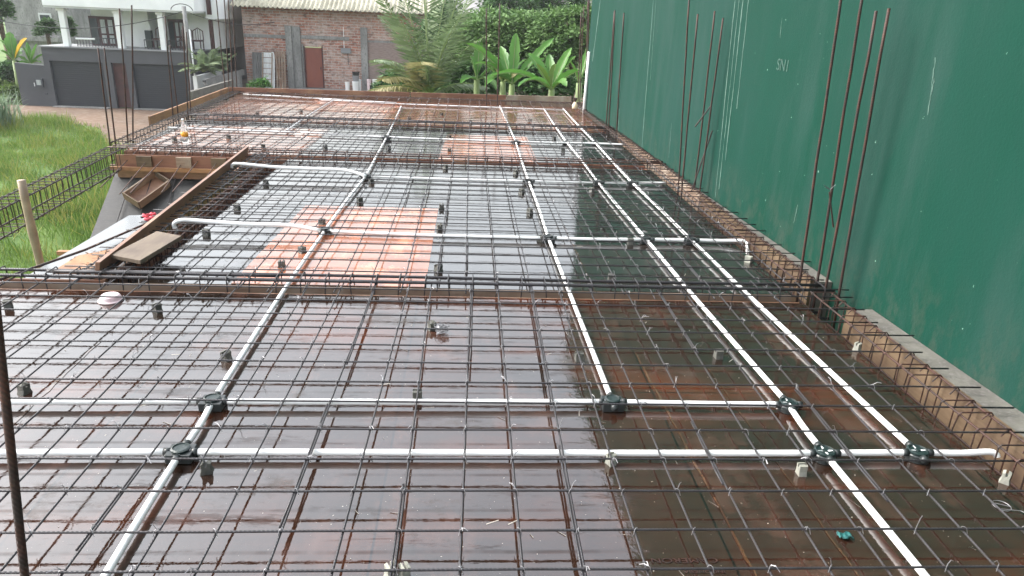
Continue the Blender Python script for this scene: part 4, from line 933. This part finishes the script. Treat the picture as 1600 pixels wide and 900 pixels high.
# distant houses and rooftops
def fhouse(u0, u1, v, y, mat, rmat, label, rh=1.6):
    a = py(u0,v,y); b_ = py(u1,v,y); t = empty('distant_house', ((a.x+b_.x)/2,y,GZ), label, 'house', 'houses beyond the trees')
    MB().box((a.x,y,GZ),(b_.x,y+8,a.z-.05)).build('wall', mat, t); e = .6
    MB().add([(a.x-e,y-e,a.z-.1),(b_.x+e,y-e,a.z-.1),(b_.x+e,y+8+e,a.z-.1),(a.x-e,y+8+e,a.z-.1),(a.x-e,y+4,a.z+rh),(b_.x+e,y+4,a.z+rh)], [(0,1,5,4),(2,3,4,5),(0,4,3),(1,2,5),(3,2,1,0)]).build('roof', rmat, t)
    MB().box(((a.x+b_.x)/2-.6,y-.05,a.z-1.8),((a.x+b_.x)/2+.6,y-.003,a.z-.7)).build('window', M_glass, t)
fhouse(742,800,20,56,M_white2,M_roofg,'grey roofed house seen above the feathery tree, left part')
fhouse(712,738,20,62,M_white,M_roofg,'small white gable between the palm and the leafy tree')
fhouse(730,830,0,85,M_white2,M_roofg,'long grey roof farthest back at the top of the picture', 2.5)

# =================================================================== VEGETATION
def leafmesh(P, D, S, L_, W_, name, mat, parent=None, fold=.0):
    """P centres, D directions, S side vectors (n,3); one kite-shaped leaf each"""
    P = np.asarray(P); n = len(P); L_ = np.asarray(L_).reshape(-1,1); W_ = np.asarray(W_).reshape(-1,1)
    v = np.stack([P, P+D*L_*.45+S*W_, P+D*L_, P+D*L_*.45-S*W_], 1).reshape(-1,3)
    f = np.arange(4*n).reshape(n,4)
    B = BASE[parent.name] if parent else Vector(v.min(0)*.5+v.max(0)*.5); 
    if not parent: B.z = float(v[:,2].min())
    me = bpy.data.meshes.new(name); me.vertices.add(4*n); me.vertices.foreach_set('co', (v-np.array(B)).astype(np.float32).ravel())
    me.loops.add(4*n); me.loops.foreach_set('vertex_index', f.astype(np.int32).ravel()); me.polygons.add(n)
    me.polygons.foreach_set('loop_start', (np.arange(n)*4).astype(np.int32)); me.polygons.foreach_set('loop_total', np.full(n,4,np.int32)); me.update(calc_edges=True)
    o = bpy.data.objects.new(name, me); COL.objects.link(o); me.materials.append(mat)
    if parent: o.parent = parent
    else: o.location = B
    BASE[o.name] = B; return o
def unit(a): return a/np.maximum(1e-9, np.linalg.norm(a,axis=1,keepdims=True))
rng = np.random.default_rng(3)
# ---- grass field
def roadlow(x): return np.interp(x, [p[0] for p in L], [p[1] for p in L])
def blades(n, xr, yr, h0, h1, wd, mat, name, mask=None, lean=.35, clump=0):
    x = rng.uniform(*xr, n); y = rng.uniform(*yr, n)
    if clump:
        k = rng.integers(0, clump, n); cx = rng.uniform(*xr, clump); cy = rng.uniform(*yr, clump); x = cx[k]+rng.normal(0,.22,n); y = cy[k]+rng.normal(0,.22,n)
    keep = (y < roadlow(x)-.1+rng.normal(0,.25,n)) & ~((x > -4.6) & (y < 15.5))
    if mask is not None: keep &= mask(x, y, n)
    x, y = x[keep], y[keep]; m_ = len(x)
    D = np.stack([rng.normal(0,lean,m_), rng.normal(0,lean,m_), np.ones(m_)],1); D = unit(D); a = rng.uniform(0,6.28,m_); S = np.stack([np.cos(a),np.sin(a),np.zeros(m_)],1)
    hn = .55+.9*np.clip(np.sin(x*.9+1.3*np.sin(y*.5))*np.cos(y*.7+x*.3)*.5+.5, 0, 1)
    return leafmesh(np.stack([x,y,np.full(m_,GZ)],1), D, S, rng.uniform(h0,h1,m_)*hn, np.full(m_,wd)*rng.uniform(.6,1.3,m_), name, mat)
def near_m(x, y, n): return (x > -.72*y-1.2) & (x < -.27*y+1) & (rng.random(n) < np.clip(.95+.9*np.sin(x*1.7+2*np.sin(y*.9))*np.sin(y*1.3+x*.6)-.25*(y > 24), .22, 1))
tag(blades(150000, (-22,-3.5), (8.5,31.5), .16,.42, .010, M_grass, 'grass', near_m), 'tall bright green grass filling the field left of the slab', 'grass', kind='stuff')
tag(blades(17000, (-22,-3.5), (8.5,31.5), .3,.66, .009, M_grassy, 'tall_grass', lambda x,y,n: near_m(x,y,n), .5, clump=700), 'looser pale seed grass standing in tufts over the field', 'grass', kind='stuff')
tag(blades(16000, (-19,-9), (21.5,30.5), .10,.26, .012, M_grassy, 'dry_grass', lambda x,y,n: near_m(x,y,n) & (rng.random(n) < .8), .6), 'short yellowish grass along the dirt road', 'grass', kind='stuff')
# big clump by the road
def grassclump(x, y, h, n, mat, name, label, spread=.5):
    P = np.stack([x+rng.normal(0,spread*.4,n), y+rng.normal(0,spread*.4,n), np.full(n,GZ)],1)
    a = rng.uniform(0,6.28,n); ln = rng.uniform(.1,.9,n); mb = MB()
    for i in range(n):
        hh = h*rng.uniform(.6,1.05); d = Vector((math.cos(a[i]),math.sin(a[i]),0)); s_ = Vector((-d.y,d.x,0))*.022; p = Vector(P[i]); o_ = []
        for k in range(6):
            t = k/5; q = p+d*(ln[i]*hh*.75*t**2)+Vector((0,0,hh*(t-.38*ln[i]*t**3))); w_ = (1-t**2)+.04; o_ += [q-s_*w_, q+s_*w_]
        mb.add(o_, [(2*k,2*k+1,2*k+3,2*k+2) for k in range(5)])
    return tag(mb.build(name, mat), label, 'plant')
M_reed = leaf_mat('blue green reed', (.10,.16,.09), (.20,.27,.17), 2, .25)
q = pz(16,196,GZ); grassclump(q.x, q.y-1.2, 1.75, 420, M_reed, 'tall_grass_clump', 'big blue green clump of long arching grass at the left picture edge', .9)

# ---- trees
def crown(parent, C_, R_, n, mat, lsz, layers=True, seed=1, name='crown', flat=.35):
    r = np.random.default_rng(seed); cl = max(24, n//330)
    u = unit(r.normal(size=(cl,3))); u[:,2] = np.abs(u[:,2])*1.0-.25; rad = r.uniform(.55,1.0,cl)**.6
    cc = np.array(C_)+u*rad[:,None]*np.array(R_)*(1+.15*np.sin(u[:,:1]*5+seed))
    k = r.integers(0,cl,n); sz_ = min(R_)*.25
    off = r.normal(size=(n,3))*np.array([sz_,sz_,sz_*flat])
    P = cc[k]+off; P[:,2] -= (off[:,0]**2+off[:,1]**2)*.35/sz_
    D = unit(np.stack([off[:,0],off[:,1],r.normal(-.15,.35,n)*sz_],1)+r.normal(0,.25,(n,3))*sz_); S = unit(np.cross(D, np.array([0,0,1.])+r.normal(0,.35,(n,3))))
    return leafmesh(P, D, S, r.uniform(.6,1.2,n)*lsz, r.uniform(.6,1.2,n)*lsz*.24, name, mat, parent)
def limbs(parent, base, tips, r0_, mat=M_bark):
    mb = MB(); b0 = Vector(base); top = Vector((sum(t[0] for t in tips)/len(tips), sum(t[1] for t in tips)/len(tips), sum(t[2] for t in tips)/len(tips))); fork = b0.lerp(top,.55)
    mb.tube([b0, b0.lerp(fork,.5)+Vector((.1,0,0)), fork], [r0_, r0_*.8, r0_*.6], 8)
    for t in tips: t = Vector(t); mb.tube([fork, fork.lerp(t,.5)+Vector((0,0,.2)), t], [r0_*.5, r0_*.3, r0_*.1], 6)
    return mb.build('trunk', mat, parent, smooth=True)
def tree(C_, R_, n, mat, lsz, label, seed, flat=.35, cat='tree', grp='trees behind the slab'):
    t = empty('broadleaf_tree', (C_[0],C_[1],GZ), label, cat, grp)
    r = random.Random(seed); tips = [(C_[0]+R_[0]*.6*r.uniform(-1,1), C_[1]+R_[1]*.6*r.uniform(-1,1), C_[2]+R_[2]*r.uniform(0,.5)) for _ in range(7)]
    limbs(t, (C_[0],C_[1],GZ), tips, .16); crown(t, C_, R_, n, mat, lsz, seed=seed, flat=flat); return t
def at(u, v, y): p = py(u, v, y); return (p.x, p.y, p.z)
tree(at(828,62,29), (2.8,2.2,1.65), 46000, M_tree, .20, 'wide feathery tree with layered drooping foliage behind the banana plants', 5, .22)
tree(at(800,8,44), (1.6,1.5,1.2), 7000, M_tree2, .22, 'darker tree crown rising above the feathery tree, left of its middle', 31, .6)
tree(at(872,12,46), (2.2,1.5,1.5), 9000, M_tree2, .24, 'darker tree crown rising above the feathery tree beside the wall', 32, .6)
tree(at(893,56,27), (1.1,1.6,1.45), 13000, M_tree, .19, 'feathery tree crown beside the end of the green wall', 6, .22)
tree(at(752,80,31), (1.4,1.5,1.3), 14000, M_tree, .2, 'feathery tree crown just right of the coconut palm', 16, .22)
tree(at(704,48,34), (1.0,1.4,1.7), 14000, M_tree2, .2, 'dense darker tree between the brick house and the palm', 7, .6)
tree(at(364,52,45), (.55,1.2,2.0), 12000, M_tree2, .24, 'tall dark tree left of the brick house', 9, .7)
tree(at(362,92,45), (.8,1.2,.7), 7000, M_tree2, .2, 'low bushy tree behind the white yard wall', 10, .6)
tree(at(73,44,41), (.36,.5,.75), 2200, M_tree2, .18, 'small tree in front of the concrete building window', 11, .6)
tree(at(0,22,40), (.35,.6,1.6), 3000, M_tree2, .22, 'dark tree at the top left corner', 12, .6)
tree(at(104,45,38.5), (.22,.4,1.0), 1800, M_tree2, .18, 'narrow tree showing behind the first balcony column', 13, .6)
tree(at(12,112,37), (.8,.8,.55), 5000, M_tree2, .22, 'low dark shrub left of the grey boundary wall', 14, .6)
tree(at(8,140,36), (.9,.6,.4), 4000, M_grass, .22, 'light green undergrowth at the left of the road', 15, .6)
tree(at(407,132,33), (.42,.3,.3), 900, M_banana, .16, 'small light green bush just beyond the far board', 19, .8, 'shrub')
tree(at(745,125,24), (1.1,.6,.8), 5000, M_tree2, .2, 'dark undergrowth behind the left banana plants', 20, .7, 'shrub')
tree(at(850,128,25), (2.0,.6,.7), 8000, M_tree2, .2, 'dark undergrowth behind the right banana plants', 21, .7, 'shrub')
tree(at(640,140,25), (1.5,.6,.7), 5000, M_tree2, .2, 'dark undergrowth at the foot of the palm', 22, .7, 'shrub')

def frond(t, base, az, el, Lf, droop, mat, lw=.45, npair=46, rib=M_midrib, twist=0):
    """pinnate frond: rib plus hanging leaflets, one mesh each"""
    b = Vector(base); d = Vector((math.cos(az)*math.cos(el), math.sin(az)*math.cos(el), math.sin(el))); pts = []; p = b.copy(); n = 14
    for i in range(n+1):
        pts.append(p.copy()); d = (d+Vector((0,0,-droop/n))).normalized(); p = p+d*(Lf/n)
    fr = MB().tube(pts, [.028*(1-i/(n+1))+.005 for i in range(n+1)], 5).build('frond', rib, t)
    P = []; D = []; S = []; Ls = []
    for i in range(npair):
        s_ = .12+.88*i/(npair-1); k = s_*n; j = min(n-1,int(k)); q = pts[j].lerp(pts[j+1], k-j); tg = (pts[j+1]-pts[j]).normalized()
        side = tg.cross(Vector((0,0,1))).normalized()
        if side.length < .1: side = Vector((1,0,0))
        for sg in (-1,1):
            dd = (side*sg*1.0+tg*.75+Vector((random.uniform(-.1,.1),random.uniform(-.1,.1),-.28+random.uniform(-.25,.15)+twist))).normalized()
            P.append(q); D.append(dd); S.append(dd.cross(tg).normalized()*.25+tg*.9); Ls.append(lw*(math.sin(math.pi*min(1,.12+s_*.85))**.6)*random.uniform(.85,1.1))
    leafmesh(np.array([tuple(a) for a in P]), np.array([tuple(a) for a in D]), unit(np.array([tuple(a) for a in S])), Ls, [.036]*len(P), 'leaflets', mat, fr)
def palmshrub(u, v, y, n, Lf, label):
    b = at(u, v, y); t = empty('ornamental_palm', (b[0],b[1],b[2]), label, 'palm', 'ornamental palms by the white house')
    for k in range(n): frond(t, b, random.uniform(0,6.28), random.uniform(.5,1.45), Lf*random.uniform(.7,1.1), random.uniform(.7,1.5), M_palm, .28, 26)
palmshrub(318,112,33.2,16,1.15,'bushy ornamental palm at the right corner of the grey garage')
palmshrub(330,100,34.5,12,1.1,'ornamental palm partly behind the corner palm, nearer the charcoal building')
palmshrub(345,110,36,10,1.1,'low ornamental palm above the white yard wall')
PY_ = 22.
pb = at(672,150,PY_)
palm = empty('coconut_palm', (pb[0],PY_,GZ), 'young coconut palm with feathery fronds in front of the brick house', 'palm tree')
MB().tube([(pb[0],PY_,GZ),(pb[0]+.05,PY_,pb[2]-.2)], [.2,.15], 10).build('trunk', M_bark, palm)
def fr_to(u, v, y2, droop, mat=M_palm, lw=.72, up=.9):
    T = Vector(at(u, v, y2)); b = Vector(pb); d = T-b; Lf = d.length*1.22
    az = math.atan2(d.y, d.x); el = math.atan2(d.z, math.hypot(d.x,d.y))+droop*.5*up
    frond(palm, b, az, el, Lf, droop, mat, lw)
for a in [(585,15,21,.55),(612,0,22.5,.45),(640,-60,22,.25),(655,-70,23,.15),(735,-5,21.5,.35),(748,5,22.5,.4),(598,105,20.5,1.1),(592,60,22,.9),(700,20,23.5,.6),(755,80,21,.9),(590,140,21,1.0,M_palmdry),(610,125,20.5,1.0,M_palmdry),(625,60,20.5,.8),(715,60,20.2,.8),(660,110,20,1.2,M_palmdry),(745,135,21.5,1.0),(685,85,24,.8)]: fr_to(*a)

def banana_leaf(t, base, tip, wd, mat, arch=.25, twist=0.):
    b = Vector(base); T = Vector(tip); d = T-b; Lf = d.length; mid_ = b.lerp(T,.55)+Vector((0,0,arch*Lf)); n = 16; pts = []
    for i in range(n+1):
        s_ = i/n; pts.append(b*(1-s_)**2+mid_*(2*s_*(1-s_))+T*s_**2)
    side0 = (T-b).cross(Vector((0,0,1)))
    if side0.length < .15*Lf: side0 = Vector((1,.2,0))
    side0.normalize(); side0 = Matrix.Rotation(twist,3,(T-b).normalized()) @ side0
    vs = []
    for i in range(n+1):
        s_ = i/n; tg = (pts[min(i+1,n)]-pts[max(i-1,0)]).normalized(); nrm = side0.cross(tg).normalized()
        w_ = 0.015 if s_ < .12 else wd*(math.sin(math.pi*min(1,(s_-.12)/.88*.93+.06))**.55)
        jag = 1-(random.random()**2)*.38
        vs += [pts[i]-side0*w_*jag+nrm*w_*.38, pts[i]-side0*w_*.5*jag+nrm*w_*.14, pts[i], pts[i]+side0*w_*.5*jag+nrm*w_*.14, pts[i]+side0*w_*jag+nrm*w_*.38]
    o = MB().add(vs, [(i*5+k,i*5+k+1,i*5+k+6,i*5+k+5) for i in range(n) for k in range(4)]).build('leaf', mat, t, smooth=True)
    MB().tube([p+Vector((0,0,-.01)) for p in pts], [.022*(1-.7*i/n) for i in range(n+1)], 5).build('midrib', M_midrib, o)
def banana(u, v, y, tips, label, h=0, wd=.155):
    b = at(u, v, y); t = empty('banana_plant', (b[0],b[1],GZ), label, 'banana plant', 'banana plants behind the far board')
    MB().tube([(b[0],b[1],GZ),(b[0],b[1],b[2])], [.14,.08], 10).build('stem', M_midrib, t, smooth=True)
    for q in tips:
        (uu, vv, dy, mt_) = q[:4]; T = at(uu, vv, y+dy); banana_leaf(t, b, T, wd*random.uniform(.85,1.1), mt_, q[4] if len(q) > 4 else .15, q[5] if len(q) > 5 else random.uniform(-.5,.5))
G_ = M_banana
banana(800,132,19.5, [(806,52,.3,G_,.02,.2),(865,60,.4,G_,.06,.6),(728,68,-.3,G_,.18,.5),(770,88,.8,G_,.1),(768,122,-.8,G_,.35),(835,118,-.6,G_,.25),(782,72,1,G_,.05),(742,100,-.5,G_,.3),(850,92,.5,G_,.2),(758,135,-.9,G_,.4)], 'banana plant with one tall upright leaf, left of the pair')
banana(862,140,19, [(893,75,.4,G_,.12,.2),(838,100,-.2,M_grass,.05,.3),(868,100,.3,M_grass,.02),(905,110,-.3,G_,.15),(762,122,-.6,G_,.28,.4),(810,135,-1,G_,.3),(858,85,.7,G_,.05),(885,135,-.8,G_,.35),(825,84,.5,G_,.15),(900,88,.2,G_,.2)], 'banana plant with arching leaves beside the wall end', wd=.15)
banana(745,125,20.5, [(750,60,.4,G_,.05),(735,88,0,G_,.2),(775,140,-1,M_tree2,.3),(720,130,-.5,G_,.3),(790,100,.2,G_,.15)], 'darker banana plant close to the coconut palm')
banana_dead = [(775,100,-.4,M_palmdry,.05,.9),(812,112,-.5,M_palmdry,.0,1.2)]
banana(786,128,19.8, banana_dead+[(755,98,.1,G_,.1),(822,92,.2,G_,.08)], 'thin banana plant with hanging dry leaves between its neighbours', wd=.07)
banana(905,130,20, [(915,100,.2,G_,.1),(890,95,0,G_,.15),(922,70,.5,G_,.05)], 'small banana plant squeezed by the wall end', wd=.10)
banana(22,95,36, [(42,60,-.3,M_bananay,.12,.9),(15,50,.3,G_,.1),(0,62,0,G_,.2),(2,80,0,G_,.2),(30,75,.6,G_,.2)], 'banana plant with one yellow leaf at the far left', wd=.24)
banana(48,102,36, [(58,68,0,G_,.05),(35,72,0,G_,.1),(28,88,0,G_,.2),(70,85,0,G_,.2),(64,98,-.4,G_,.3),(42,66,.4,G_,.1),(30,98,-.4,G_,.3)], 'spiky palm-like banana plant behind the low grey wall', wd=.12)

# ---- thin air between the slab and the far houses
hz, ht, hb = newmat('haze air'); ht.nodes.remove(hb); pv = ht.nodes.new('ShaderNodeVolumePrincipled'); pv.inputs['Density'].default_value = .0006; pv.inputs['Color'].default_value = (.92,.95,1,1); pv.inputs['Anisotropy'].default_value = .2
ht.links.new(pv.outputs[0], ht.nodes['Material Output'].inputs['Volume'])
HAZE = True
if HAZE:
    tag(MB().box((-141,-31,-4.2),(141,261,12)).build('haze', hz), 'thin humid haze', 'haze', kind='stuff')
